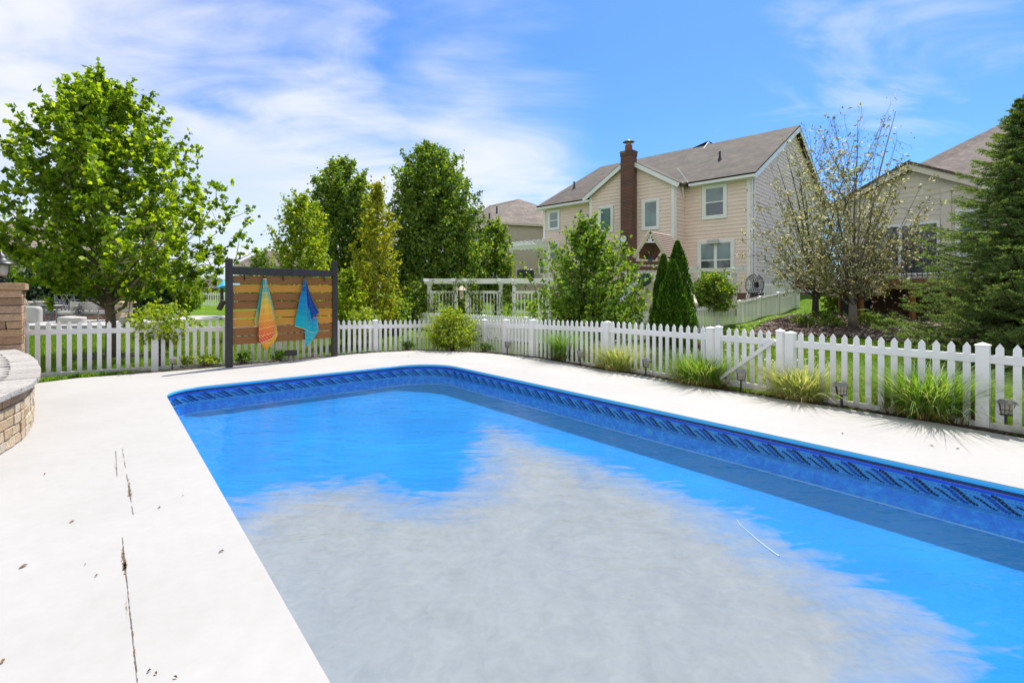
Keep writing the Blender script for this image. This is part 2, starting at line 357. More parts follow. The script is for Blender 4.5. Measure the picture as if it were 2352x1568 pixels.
# ---------------------------------------------------------------- terrain height
CP = np.array([(-9.4, 9.7, -.06), (-6, 12.2, -.10), (-3.5, 14.3, -.22), (-1.63, 15.7, -.30), (1, 13.2, -.18), (2.5, 11, -.10), (4.9, 7.2, -.08), (6.5, 5.5, -.08), (9, 2, -.05),
    (0, -6, -.1), (-8, -2, -.1), (-13, 5, -.06), (-12, 12, -.08), (-11, 13.5, -.10), (-7, 16, -.15), (-15, 18, .0), (-16, 23, .24), (-10, 24, .1), (-8, 40, -.1), (-30, 40, 0),
    (-2, 19, -.22), (2, 17, -.17), (6.5, 17.5, -.05), (5, 13, -.12), (9, 21, .36), (12, 22.7, .62), (13.6, 24.5, .9), (0, 28, .05), (-6, 28, -.05),
    (10, 29, 1.5), (14, 27, 1.5), (5, 32, 1.3), (2, 38, 1.1), (18, 33, 1.5), (12, 40, 1.6), (8, 12, .0), (8.5, 9.5, .0), (10.5, 14, .36), (11.5, 16.5, .48), (12.4, 20, .62),
    (14, 17.5, .55), (16, 15, .55), (12, 11, .3), (16, 21, .7), (20, 20, .7), (25, 12, .5), (9, 6, .0), (14, 6, .1), (60, 60, 1.5), (-60, 60, 0), (0, 80, 1), (60, 0, 0), (-60, 0, 0), (0, -60, -.1), (-25, 12, 0)])
def hz_np(x, y):
    x = np.asarray(x, float)[..., None]; y = np.asarray(y, float)[..., None]
    d2 = (x - CP[:, 0]) ** 2 + (y - CP[:, 1]) ** 2 + .6
    w = 1 / d2 ** 1.6
    return (w * CP[:, 2]).sum(-1) / w.sum(-1)
def hz(x, y): return float(hz_np(x, y))
# ================================================================ SETTING
def v2(a, b): return Vector((a, b, 0))
# --- deck outline, surveyed along the edge of the slab
DE = [(71.5, 881.5), (176, 868), (275, 861), (407, 851), (522, 841.6), (620, 833), (690, 826), (770, 817), (820, 812), (862, 809), (941, 805.5), (1000, 805), (1053, 807),
      (1110, 810), (1166, 814.5), (1250, 824), (1352, 843.7), (1491, 865), (1629, 891.7), (1725, 905), (1803, 918), (1935, 937), (2145, 969.5), (2352, 1005.5)]
DEP = [G(*p) for p in DE]
fd = Vector((.625, -.781, 0))
outer = [v2(-10.6, -7), v2(-10.6, 8.2)] + DEP + [DEP[-1] + fd * 3, DEP[-1] + fd * 7, v2(12, -7)]
# --- pool outline
PU = Vector((.6355, -.772, 0)); PV = Vector((.772, .6355, 0)); C0 = Vector((-6.0, 8.47, 0)); PWID, PLEN = 5.35, 13.0
def pool_outline(off=0.0):
    c = [C0, C0 + PV * PWID, C0 + PV * PWID + PU * PLEN, C0 + PU * PLEN]
    dirs = [(-PU, PV), (PV, PU), (PU, -PV), (-PV, -PU)]   # outgoing directions at each corner
    rad = [.62, .95, .7, .7]; pts = []
    ins = [(PU + PV), (PU - PV), (-PU - PV), (-PU + PV)]
    for k in range(4):
        r = rad[k] - off; cen = c[k] + ins[k] * rad[k]
        a0 = -dirs[(k - 1) % 4][0] if False else None
        # start normal, end normal
        n0 = [-PV, -PU, PV, PU][k]; n1 = [-PU, PV, PU, -PV][k]
        for i in range(15):
            a = math.pi / 2 * i / 14
            pts.append(cen + (n0 * math.cos(a) + n1 * math.sin(a)) * r)
    return pts       # closed, runs C0 -> C1 -> C2 -> C3
PO = pool_outline()
def dense(pts, step=.15):
    o = []; n = len(pts)
    for i in range(n):
        a, b = pts[i], pts[(i + 1) % n]; k = max(1, int((b - a).length / step))
        for j in range(k): o.append(a.lerp(b, j / k))
    return o

# deck material: broom finished pale concrete
m, t, b, o = new_mat('pale_concrete')
n = tnoise(t, .55, 7, .6); n2_ = tnoise(t, 9, 6, .65)
c = ramp(t, n, [(.3, (.335, .322, .306)), (.7, (.385, .372, .356))]); c = tmix(t, .6, c, tmix(t, 1, c, ramp(t, n2_, [(.3, (.93, .93, .92)), (.7, (1.04, 1.04, 1.04))]), 'MULTIPLY'))
t.links.new(c, b.inputs['Base Color']); b.inputs['Roughness'].default_value = .85; tbump(t, b, tnoise(t, 90, 5, .65), .25, .003); M['deck'] = m
def flat_with_hole(loop, hole, z):
    tri = geometry.tessellate_polygon([[Vector((p.x, p.y, 0)) for p in loop], [Vector((p.x, p.y, 0)) for p in hole]])
    pts = [Vector((p.x, p.y, z)) for p in loop + hole]
    fs = []
    for f in tri:
        a, b_, c_ = (pts[i] for i in f)
        fs.append(f if (b_ - a).cross(c_ - a).z > 0 else tuple(reversed(f)))
    return pts, fs
pts, fs = flat_with_hole(outer, PO, 0)
mb = MB(); mb.v = pts[:]; mb.f = [tuple(f) for f in fs]
no = len(outer)
for ring in (list(range(no)), list(range(no, len(pts)))):
    for i in range(len(ring)):
        a, b_ = ring[i], ring[(i + 1) % len(ring)]
        k = len(mb.v); mb.v += [pts[a], pts[b_], pts[b_] - Vector((0, 0, .13 if ring[0] == 0 else .01)), pts[a] - Vector((0, 0, .13 if ring[0] == 0 else .01))]
        mb.f.append((k, k + 1, k + 2, k + 3))
deck = tag(mb.build('pool_deck', M['deck']), kind='structure')

# worn joints in the slab: thin recess-coloured slivers with brown grit
M['joint'] = pm('gritty_joint', (.10, .07, .04), .95, .4, 30, .5, 90)
M['stain'] = pm('brown_grit', (.20, .14, .075), .95, .4, 40, .5, 90)
def joint(pa, pb, w, seed, gap=.25):
    r = random.Random(seed); a = G(*pa); b_ = G(*pb); d = (b_ - a); l = d.length; d.normalize(); s = Vector((-d.y, d.x, 0)); m_ = MB(); x = 0
    while x < l:
        seg = r.uniform(.015, .05)
        if mnoise.noise(Vector((x * 3.0, seed, 0))) > -gap:
            ww = w * r.uniform(.4, 1.5); j = r.uniform(-.3, .3) * w; q = a + d * x
            m_.poly([q + s * (j - ww / 2) + Vector((0, 0, .004)), q + d * seg + s * (j - ww * r.uniform(.2, .7)) + Vector((0, 0, .004)), q + d * seg * 1.02 + s * (j + ww * r.uniform(.2, .7)) + Vector((0, 0, .004)), q + s * (j + ww / 2) + Vector((0, 0, .004))])
        x += seg
    return m_
deckjoint = MB()
for pa, pb, w, sdd, gp in (((281, 1235), (318, 1590), .0038, 3, .45), ((281, 1030), (306, 1180), .004, 5, .15), ((266, 1035), (269, 1095), .004, 9, .2),
                         ((0, 1226), (230, 1182), .004, 11, -.12)):
    j = joint(pa, pb, w, sdd, gp); k = len(deckjoint.v); deckjoint.v += j.v; deckjoint.f += [tuple(i + k for i in f) for f in j.f]
tag(deckjoint.build('deck_joints', M['joint']), kind='structure')
st = MB(); r_ = random.Random(4)
for (x, y, n_, sp) in ((283, 1275, 10, .010), (287, 1300, 16, .013), (296, 1112, 10, .008), (298, 1127, 14, .012), (302, 1142, 6, .006), (266, 1068, 6, .006), (291, 1395, 5, .005)):
    for _ in range(n_ * 3):
        p = G(x + r_.gauss(0, 1.2), y + r_.gauss(0, 7), .006); s_ = r_.uniform(.3, 1) * sp
        st.poly([p + Vector((math.cos(a) * s_ * r_.uniform(.5, 1), math.sin(a) * s_ * r_.uniform(.5, 1), 0)) for a in (0, 1.2, 2.3, 3.5, 4.7)])
tag(st.build('joint_grit', M['stain']), kind='stuff')

# --- terrain sheet, finer near the place
xs = np.unique(np.concatenate([np.arange(-26, 26.01, .4), np.array([-900, -400, -200, -110, -70, -50, -38, -31, 31, 38, 50, 70, 110, 200, 400, 900])]))
ys = np.unique(np.concatenate([np.arange(-10, 44.01, .4), np.array([-900, -300, -100, -40, -20, 50, 60, 75, 100, 150, 250, 450, 900, 1500])]))
XX, YY = np.meshgrid(xs, ys); ZZ = hz_np(XX, YY)
ZZ = ZZ - .0
def inside_np(x, y, poly):
    r = np.zeros(x.shape, bool); n = len(poly)
    for i in range(n):
        a, b_ = poly[i], poly[(i + 1) % n]
        c_ = ((a.y > y) != (b_.y > y)) & (x < (b_.x - a.x) * (y - a.y) / ((b_.y - a.y) or 1e-9) + a.x); r ^= c_
    return r
ins = inside_np(XX, YY, outer)
nx = len(xs); ny = len(ys); idx = np.arange(nx * ny).reshape(ny, nx)
q = np.stack([idx[:-1, :-1], idx[:-1, 1:], idx[1:, 1:], idx[1:, :-1]], -1).reshape(-1, 4)
keep = ~(ins.ravel()[q].all(1)); q = q[keep]
m, t, b, o = new_mat('lawn')
n = tnoise(t, .8, 6, .6); f = tnoise(t, 22, 8, .75); g = tnoise(t, 5, 4, .6)
c = ramp(t, n, [(.3, (.06, .13, .008)), (.7, (.12, .21, .010))]); c = tmix(t, 1, c, ramp(t, f, [(.3, (.35, .42, .3)), (.68, (1.7, 1.6, 1.3))]), 'MULTIPLY')
c = tmix(t, 1, c, ramp(t, g, [(.3, (.8, .85, .8)), (.7, (1.2, 1.15, 1.1))]), 'MULTIPLY')
t.links.new(c, b.inputs['Base Color']); b.inputs['Roughness'].default_value = .95; b.inputs['Specular IOR Level'].default_value = .1; tbump(t, b, f, 1, .05); M['lawn'] = m
g_ = tag(np_mesh('ground', np.stack([XX.ravel(), YY.ravel(), ZZ.ravel()], -1), q, M['lawn'], smooth=True), kind='structure')
used = np.unique(q)

# --- mulch beds: along the deck and under the yard trees
M['mulch'] = pm('dark_mulch', (.060, .036, .024), .95, .55, 26, 1, 60, bd=.03)
M['chip'] = pm('bark_chip', (.095, .058, .038), .9, .5, 30, .3, 60)
def ribbon(name, pts, w0, w1, z0, z1, jitter=.03):
    V = []; Fq = []; n = len(pts); K = 5
    for i, p in enumerate(pts):
        d = (pts[min(i + 1, n - 1)] - pts[max(i - 1, 0)]).normalized(); s = Vector((-d.y, d.x, 0))
        for k in range(K):
            u = k / (K - 1); off = w0 + (w1 - w0) * u + (random.uniform(-jitter, jitter) if 0 < k < K - 1 else 0); q_ = p + s * off
            V.append((q_.x, q_.y, z0 + (z1 - z0) * u + (random.uniform(0, .025) if k < K - 1 else 0)))
    for i in range(n - 1):
        for k in range(K - 1): a = i * K + k; Fq.append((a, a + 1, a + K + 1, a + K))
    return V, Fq
edge = [DEP[k] for k in range(2, len(DEP))] + [DEP[-1] + fd * 1.5]
ed = []
for i in range(len(edge) - 1):
    k = max(1, int((edge[i + 1] - edge[i]).length / .12))
    for j in range(k): ed.append(edge[i].lerp(edge[i + 1], j / k))
V, Fq = ribbon('m', ed, -.012, .34, .004, -.03)
V2, F2 = ribbon('m', [p for p in ed if -5.5 < p.x < 1.6], .30, 1.15, -.06, -.17); F2 = [tuple(i + len(V) for i in f) for f in F2]; V += V2; Fq += F2
tag(np_mesh('mulch_bed', V, Fq, M['mulch']), kind='structure')
def chips(name, P, size, mat, flat=.5):
    n = len(P); a = rng.uniform(0, 2 * np.pi, n); tl = rng.normal(0, flat, (n, 2)); s = rng.uniform(.5, 1.3, n) * size
    d = np.stack([np.cos(a), np.sin(a), tl[:, 0] * .5], -1) * s[:, None]; e = np.stack([-np.sin(a), np.cos(a), tl[:, 1]], -1) * (s * .35)[:, None]
    V = np.stack([P - d - e, P + d - e * .6, P + d * .9 + e, P - d * .8 + e], 1).reshape(-1, 3); Fq = np.arange(4 * n).reshape(n, 4)
    return np_mesh(name, V, Fq, mat)
ew = np.array([(p.x, p.y) for p in ed]); k = rng.integers(0, len(ew) - 1, 9000); dd = ew[k + 1] - ew[k]; dd /= np.linalg.norm(dd, axis=1)[:, None] + 1e-9
off = np.abs(rng.normal(.12, .12, 9000)) - .03
P = np.stack([ew[k, 0] - dd[:, 1] * off, ew[k, 1] + dd[:, 0] * off, rng.uniform(.0, .02, 9000) - np.clip(off, 0, 1) * .12 + .006], -1)
tag(chips('mulch_chips', P, .016, M['chip']), kind='stuff')
# bed in the neighbouring yard (under the two bare trees and the spruce)
bed = [(1640, 752), (1770, 735), (1850, 722), (1945, 712), (2100, 714), (2300, 718), (2500, 730)]
def terrain_hit(px, py):
    lo, hi = 3.0, 60.0; Yc = lo
    while Yc < hi:
        p = A(px, py, Yc)
        if p.z < hz(p.x, p.y): break
        Yc += .1
    return A(px, py, Yc)
bl = [Vector(p) for p in ((8.1, 17.2, 0), (10.5, 20.3, 0), (12.6, 21.7, 0), (15.0, 22.0, 0), (19, 21, 0), (22, 16, 0), (19, 10.5, 0), (14, 9.3, 0), (11.2, 10.6, 0), (10.2, 13.2, 0), (9.0, 15.2, 0))]
gx, gy = np.meshgrid(np.arange(7, 23, .25), np.arange(9, 23, .25)); gi = inside_np(gx + .12 * np.sin(gy * 3), gy + .12 * np.sin(gx * 4), bl)
gz = hz_np(gx, gy) + .035 + rng.uniform(0, .03, gx.shape); id2 = np.arange(gx.size).reshape(gx.shape)
q2 = np.stack([id2[:-1, :-1], id2[:-1, 1:], id2[1:, 1:], id2[1:, :-1]], -1).reshape(-1, 4); q2 = q2[gi.ravel()[q2].all(1)]
tag(np_mesh('yard_mulch', np.stack([gx.ravel(), gy.ravel(), gz.ravel()], -1), q2, M['mulch']), kind='structure')
bx = rng.uniform(7.5, 20, 16000); by = rng.uniform(9, 22, 16000); kk = inside_np(bx, by, bl); bx, by = bx[kk], by[kk]
tag(chips('bark_litter', np.stack([bx, by, hz_np(bx, by) + .065], -1), .05, pm('dry_leaf_litter', (.23, .165, .125), .8, .6, 3, .1, 20)), kind='stuff')
# little mulch ring at the foot of the maple
TB = Vector((-10.9, 13.5, 0)); rp = [(TB.x + math.cos(a) * 1.0, TB.y + math.sin(a) * .8) for a in np.linspace(0, 2 * np.pi, 25)[:-1]]
mb = MB(); mb.poly([(x, y, hz(x, y) + .03) for x, y in rp]); tag(mb.build('tree_mulch', M['mulch']), kind='structure')

# --- lawn blades where the lawn is near enough to show them
def lawn(name, n, xr, yr, size, test):
    x = rng.uniform(*xr, n); y = rng.uniform(*yr, n); k = test(x, y); x, y = x[k], y[k]; n = len(x); z = hz_np(x, y)
    a = rng.uniform(0, 2 * np.pi, n); h = size * rng.uniform(.6, 1.4, n); w = .006 + size * .05
    lx = rng.normal(0, .35, n) * h; ly = rng.normal(0, .35, n) * h
    b0 = np.stack([x - np.cos(a) * w, y - np.sin(a) * w, z], -1); b1 = np.stack([x + np.cos(a) * w, y + np.sin(a) * w, z], -1); tp = np.stack([x + lx, y + ly, z + h], -1)
    return tag(np_mesh(name, np.stack([b0, b1, tp], 1).reshape(-1, 3), np.arange(3 * n).reshape(n, 3), M['lawn_blade']), kind='stuff')
notdeck = lambda x, y: ~inside_np(x, y, outer) & ~inside_np(x, y, bl)
lawn('lawn_grass', 150000, (1, 12), (4.5, 17), .055, lambda x, y: notdeck(x, y) & (x / y < 1.15) & (x * .781 + y * .625 > 8.45) )
lawn('side_lawn_grass', 130000, (-18, 1.5), (9.5, 20), .06, lambda x, y: notdeck(x, y) & (x / y > -1.1) & (x * -.53 + y * .85 > 13.3))
# fallen petals scattered on the side lawn
x = rng.uniform(6, 14, 2600); y = rng.uniform(10, 24, 2600); k = ~inside_np(x, y, bl) & (x / y > .42) & (x / y < .66) & (x*.632 - y*.775 > -9.3); x, y = x[k], y[k]
tag(chips('fallen_petals', np.stack([x, y, hz_np(x, y) + .07], -1), .032, M['flower']), kind='stuff')

# ================================================================ POOL
pool = thing('swimming_pool', tuple(C0 + PV * PWID / 2 + PU * 4), 'blue vinyl lined swimming pool with a wave patterned tile border', 'pool')
ZW, ZF = -.242, -.61
OUT = dense(PO, .14); NO = len(OUT); arc = [0]
for i in range(NO): arc.append(arc[-1] + (OUT[(i + 1) % NO] - OUT[i]).length)
def inward(i, d):
    a, b_ = OUT[(i - 1) % NO], OUT[(i + 1) % NO]; tn = (b_ - a).normalized(); nn = Vector((tn.y, -tn.x, 0)); return OUT[i] + nn * d
def strip(name, levels, mat, smooth=False):
    """levels: (inset, z)"""
    V = []; Fq = []; K = len(levels); UV = []
    for i in range(NO):
        for (d, z) in levels: p = inward(i, d); V.append((p.x, p.y, z))
    for i in range(NO):
        j = (i + 1) % NO
        for k_ in range(K - 1): Fq.append((i * K + k_, i * K + k_ + 1, j * K + k_ + 1, j * K + k_))
    o_ = np_mesh(name, V, Fq, mat, pool, smooth)
    uv = o_.data.uv_layers.new(name='UVMap'); data = np.zeros((len(o_.data.loops), 2), np.float32)
    li = np.zeros(len(o_.data.loops), np.int32); o_.data.loops.foreach_get('vertex_index', li)
    ar = np.array(arc); zz_ = np.array([l[1] for l in levels]); last = (np.arange(len(li)) // (4 * (K - 1))) == NO - 1
    vi = li // K; data[:, 0] = np.where(last & (vi == 0), ar[NO], ar[np.minimum(vi, NO)]); data[:, 1] = zz_[li % K]
    uv.data.foreach_set('uv', data.ravel()); return o_
def liner(name, c1, c2, scale=14, rough=.35, stretch=(1, 1, 1)):
    return pm(name, c1, rough, 0, 1, 0)
def liner_mat(name, stops, scale, rough=.3, grid=None, gcol=(.25, .6, .85)):
    m, t, b, o = new_mat(name); uv = t.nodes.new('ShaderNodeUVMap'); n = tnoise(t, scale, 6, .65, .5, vec=uv.outputs[0]); c = ramp(t, n, stops)
    if grid:
        br = t.nodes.new('ShaderNodeTexBrick'); br.offset = grid[3]; t.links.new(uv.outputs[0], br.inputs['Vector']); br.inputs['Scale'].default_value = 1
        br.inputs['Brick Width'].default_value = grid[0]; br.inputs['Row Height'].default_value = grid[1]; br.inputs['Mortar Size'].default_value = grid[2]
        br.inputs['Color1'].default_value = (1, 1, 1, 1); br.inputs['Color2'].default_value = (.7, .75, .8, 1); br.inputs['Mortar'].default_value = (0, 0, 0, 1)
        c = tmix(t, br.outputs['Fac'], tmix(t, 1, c, br.outputs[0], 'MULTIPLY'), gcol)
    t.links.new(c, b.inputs['Base Color']); b.inputs['Roughness'].default_value = rough; return m
strip('coping_strip', [(-.004, -.006), (.003, -.007), (.005, -.012), (.005, -.050), (.002, -.056)], liner_mat('sky_blue_coping', [(0, (.06, .50, .85)), (1, (.08, .58, .92))], 2))
strip('speckled_band', [(.006, -.050), (.006, -.082)], liner_mat('navy_speckle', [(.50, (.010, .022, .075)), (.62, (.02, .06, .2)), (.72, (.2, .4, .6))], 60))
strip('blue_tile_band', [(.008, -.082), (.008, -.112)], liner_mat('royal_tile', [(.3, (.01, .09, .70)), (.7, (.015, .13, .8))], 8, grid=(.30, .2, .004, 0), gcol=(.02, .2, .6)))
strip('mosaic_band', [(.006, -.112), (.006, ZW - .05)], liner_mat('mosaic_tiles', [(.3, (.03, .22, .56)), (.7, (.07, .34, .70))], 30, grid=(.027, .024, .002, .3), gcol=(.10, .42, .66)))
strip('liner_wall', [(.004, ZW - .03), (.004, -.56)], liner_mat('mottled_liner', [(.38, (.008, .10, .80)), (.5, (.015, .22, .95)), (.60, (.09, .50, .98))], 11))
strip('edge_reflection', [(.007, -.450), (.009, -.462)], pm('white_edge_reflection', (.85, .95, 1), .5, .1, 3, 0))  # reflection of the white deck edge in the water, built as a pale strip
strip('web_band', [(.0075, ZW + .006), (.0075, ZW - .035)], liner_mat('pale_web', [(.3, (.03, .30, .80)), (.7, (.08, .45, .9))], 20, grid=(.045, .013, .003, .5), gcol=(.28, .66, .92)))
# wave border motifs
tile_nv = pm('navy_mosaic', (.006, .012, .04), .3, .2, 30, 0); tile_bl = pm('blue_mosaic', (.012, .06, .34), .3, .2, 30, 0)
def motif_mesh():
    me_v = []; me_f = []; mi = []
    def stripe(x0, y0, x1, y1, th, mat, n=9):
        for k_ in range(n):
            s0, s1 = (k_ + .08) / n, (k_ + .92) / n; q_ = []
            for s_ in (s0, s1):
                x = x0 + (x1 - x0) * s_; y = y1 + (y0 - y1) * (.5 + .5 * math.cos(math.pi * s_)); tx = (x1 - x0); ty = -(y0 - y1) * .5 * math.pi * math.sin(math.pi * s_); l = math.hypot(tx, ty)
                w = th * (.35 + .65 * math.sin(math.pi * min(1, .12 + s_ * .88)) ** .6); q_ += [(x - ty / l * w / 2, y + tx / l * w / 2), (x + ty / l * w / 2, y - tx / l * w / 2)]
            b_ = len(me_v); me_v.extend([(p[0], 0, p[1]) for p in (q_[0], q_[2], q_[3], q_[1])]); me_f.append((b_, b_ + 1, b_ + 2, b_ + 3)); mi.append(mat)
    stripe(.02, -.124, .215, -.236, .030, 0); stripe(-.045, -.130, .15, -.238, .030, 1); stripe(-.095, -.168, .07, -.240, .018, 0, 8)
    me = bpy.data.meshes.new('wave_motif'); me.from_pydata(me_v, [], me_f); me.materials.append(tile_nv); me.materials.append(tile_bl)
    me.polygons.foreach_set('material_index', mi); me.update(); return me
mot = motif_mesh(); L_ = arc[-1]
def on_outline(s_):
    s_ %= L_; i = int(np.searchsorted(np.array(arc), s_, side='right')) - 1; i = min(i, NO - 1); a, b_ = OUT[i], OUT[(i + 1) % NO]; u = (s_ - arc[i]) / max(1e-6, arc[i + 1] - arc[i])
    tn = (b_ - a).normalized(); return a.lerp(b_, u), tn
s_ = .1
while s_ < 19.5:      # far edge and right-hand edge, the ones in sight
    p, tn = on_outline(s_); p2, tn2 = on_outline(s_ + .17)
    tm = (on_outline(s_ + .2)[0] - on_outline(s_ - .02)[0]).normalized(); nn = Vector((tm.y, -tm.x, 0)); corner = 1 - abs(tn.dot(tn2))
    Mx = Matrix((( tm.x, -nn.x, 0, p.x + nn.x * .010), (tm.y, -nn.y, 0, p.y + nn.y * .010), (0, 0, 1, 0), (0, 0, 0, 1)))
    if corner > 1e-4:   # bend the motif round the corner
        me = mot.copy()
        for v_ in me.vertices:
            q_, t_ = on_outline(s_ + v_.co.x); n_ = Vector((t_.y, -t_.x, 0)); w_ = q_ + n_ * .011 + Vector((0, 0, v_.co.z)); v_.co = Mx.inverted() @ w_
        piece('wave_motif', me, pool, Mx)
    else: piece('wave_motif', mot, pool, Mx)
    s_ += .275
# floor, with the pale sky reflection painted into its colour
FP = [inwardp for inwardp in (inward(i, -.06) for i in range(NO))]
gxx, gyy = np.meshgrid(np.arange(-8, 12, .09), np.arange(-4, 14, .09)); inn = inside_np(gxx, gyy, FP)
sky_reflection = [G(*p, ZF) for p in ((520, 1150), (600, 1118), (690, 1108), (770, 1092), (860, 1090), (930, 1112), (985, 1128), (1040, 1108), (1065, 1050), (1080, 1005), (1100, 968), (1150, 962), (1210, 978), (1270, 1010),
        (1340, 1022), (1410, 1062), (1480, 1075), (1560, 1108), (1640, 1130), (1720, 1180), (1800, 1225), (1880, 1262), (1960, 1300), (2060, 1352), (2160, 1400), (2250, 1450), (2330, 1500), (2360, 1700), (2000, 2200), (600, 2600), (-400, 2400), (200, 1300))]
def sdist(x, y, poly):
    d = np.full(x.shape, 1e9); n = len(poly)
    for i in range(n):
        a, b_ = poly[i], poly[(i + 1) % n]; ex, ey = b_.x - a.x, b_.y - a.y; tt = np.clip(((x - a.x) * ex + (y - a.y) * ey) / (ex * ex + ey * ey + 1e-12), 0, 1)
        d = np.minimum(d, np.hypot(x - a.x - ex * tt, y - a.y - ey * tt))
    return np.where(inside_np(x, y, poly), d, -d)
dR_ = PWID - ((gxx - C0.x) * PV.x + (gyy - C0.y) * PV.y); dF_ = (gxx - C0.x) * PU.x + (gyy - C0.y) * PU.y; sdv = np.minimum(sdist(gxx, gyy, sky_reflection), np.minimum(dR_ - .85, dF_ - 1.1)); dwall = sdist(gxx, gyy, OUT); uu = np.clip(dwall / .4, 0, 1); zfl_ = -.46 + (ZF + .46) * (1 - (1 - uu) ** 2)
id3 = np.arange(gxx.size).reshape(gxx.shape); q3 = np.stack([id3[:-1, :-1], id3[:-1, 1:], id3[1:, 1:], id3[1:, :-1]], -1).reshape(-1, 4); q3 = q3[inn.ravel()[q3].any(1)]
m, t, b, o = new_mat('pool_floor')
at = t.nodes.new('ShaderNodeAttribute'); at.attribute_name = 'sky_reflection'
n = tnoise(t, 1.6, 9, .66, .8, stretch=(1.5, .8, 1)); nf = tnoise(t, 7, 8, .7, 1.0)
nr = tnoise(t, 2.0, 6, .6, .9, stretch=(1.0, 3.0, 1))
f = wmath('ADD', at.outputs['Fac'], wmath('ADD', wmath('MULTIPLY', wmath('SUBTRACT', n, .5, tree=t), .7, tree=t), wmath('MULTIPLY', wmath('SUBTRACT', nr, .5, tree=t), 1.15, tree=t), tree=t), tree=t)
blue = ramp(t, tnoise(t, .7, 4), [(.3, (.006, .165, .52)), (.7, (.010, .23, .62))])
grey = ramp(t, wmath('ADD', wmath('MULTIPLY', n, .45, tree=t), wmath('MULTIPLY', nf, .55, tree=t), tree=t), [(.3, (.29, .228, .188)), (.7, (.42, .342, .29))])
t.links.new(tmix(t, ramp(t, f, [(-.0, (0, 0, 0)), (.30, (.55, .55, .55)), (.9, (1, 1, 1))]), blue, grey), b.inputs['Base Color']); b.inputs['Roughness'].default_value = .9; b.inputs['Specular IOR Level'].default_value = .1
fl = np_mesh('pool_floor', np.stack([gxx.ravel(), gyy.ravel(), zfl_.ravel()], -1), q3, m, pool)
fl.data.attributes.new('sky_reflection', 'FLOAT', 'POINT').data.foreach_set('value', sdv.ravel().astype(np.float32))
# water
m, t, b, o = new_mat('water'); t.nodes.remove(b)
tr = t.nodes.new('ShaderNodeBsdfTransparent'); tr.inputs[0].default_value = (.90, .97, .99, 1); gl = t.nodes.new('ShaderNodeBsdfGlossy'); gl.inputs['Roughness'].default_value = .015
fr = t.nodes.new('ShaderNodeFresnel'); fr.inputs['IOR'].default_value = 1.23
g1 = tnoise(t, 1.3, 3, .5, .4, stretch=(1, 2.6, 1)); g2 = tnoise(t, 5.5, 3, .5, .3, stretch=(1, 2.4, 1))
bn = t.nodes.new('ShaderNodeBump'); bn.inputs['Strength'].default_value = .8; bn.inputs['Distance'].default_value = .035
t.links.new(wmath('ADD', g1, wmath('MULTIPLY', g2, .35, tree=t), tree=t), bn.inputs['Height']); t.links.new(bn.outputs[0], gl.inputs['Normal']); t.links.new(bn.outputs[0], fr.inputs['Normal'])
vd = t.nodes.new('ShaderNodeBsdfDiffuse'); vd.inputs[0].default_value = (.07, .31, .55, 1); vm_ = t.nodes.new('ShaderNodeMixShader'); vm_.inputs[0].default_value = .15; t.links.new(tr.outputs[0], vm_.inputs[1]); t.links.new(vd.outputs[0], vm_.inputs[2])
ms = t.nodes.new('ShaderNodeMixShader'); t.links.new(fr.outputs[0], ms.inputs[0]); t.links.new(vm_.outputs[0], ms.inputs[1]); t.links.new(gl.outputs[0], ms.inputs[2]); t.links.new(ms.outputs[0], o.inputs[0])
mb = MB(); mb.poly([inward(i, .004) + Vector((0, 0, ZW)) for i in range(NO - 1, -1, -1)])
tag(mb.build('pool_water', m), kind='structure')
# return-jet fitting on the wall
mb = MB(); pj, tj = on_outline(0); q_ = Vector(C0 + PV * PWID + PU * 6.1); q_.z = -.34
mj = Matrix.Translation(q_ - PV * .02); nj = -PV
ring = [(nj * .0 + PU * math.cos(a) * .06 + Vector((0, 0, math.sin(a) * .045))) for a in np.linspace(0, 2 * np.pi, 17)[:-1]]
mb.prism([q_ + r__ for r__ in ring], -PV * .02); mb.build('return_jet', pm('jet_plastic', (.12, .5, .85), .4, .02, 3, 0), pool)
# stem of a plant lying on the water
mb = MB(); cv = [G(*p, ZF + .004) for p in ((1692, 1192), (1700, 1205), (1720, 1222), (1745, 1244), (1770, 1263), (1790, 1277))]
mb.tube(cv, [.003, .004, .005, .006, .007, .008], 5); tag(mb.build('plant_stem', M['whitetrim']), 'thin pale curved stem lying on the grey pool floor', 'stem')

# ================================================================ PICKET FENCES
def picket_mesh(h, w=.076, th=.02, mat=None, pt=.055, name='picket', dog=False):
    mb = MB(); pts = [(-w / 2, -th / 2, 0), (w / 2, -th / 2, 0), (w / 2, -th / 2, h - pt), ((w * .16) if dog else .003, -th / 2, h), (-(w * .16) if dog else -.003, -th / 2, h), (-w / 2, -th / 2, h - pt)]
    mb.prism(pts, (0, th, 0)); return mb.mesh(name, mat)
def post_mesh(h, w=.127, mat=None, name='post'):
    mb = MB(); mb.box((0, 0, h / 2), (w, w, h)); mb.box((0, 0, h + .008), (w + .018, w + .018, .016))
    k = len(mb.v); e = w / 2 + .006; mb.v += [Vector((-e, -e, h + .016)), Vector((e, -e, h + .016)), Vector((e, e, h + .016)), Vector((-e, e, h + .016)), Vector((0, 0, h + .045))]
    mb.f += [(k, k + 1, k + 4), (k + 1, k + 2, k + 4), (k + 2, k + 3, k + 4), (k + 3, k, k + 4)]
    return mb.mesh(name, mat)
def basis(p, d):
    d = Vector((d[0], d[1], 0)).normalized(); return Matrix(((d.x, -d.y, 0, p[0]), (d.y, d.x, 0, p[1]), (0, 0, 1, p[2]), (0, 0, 0, 1)))
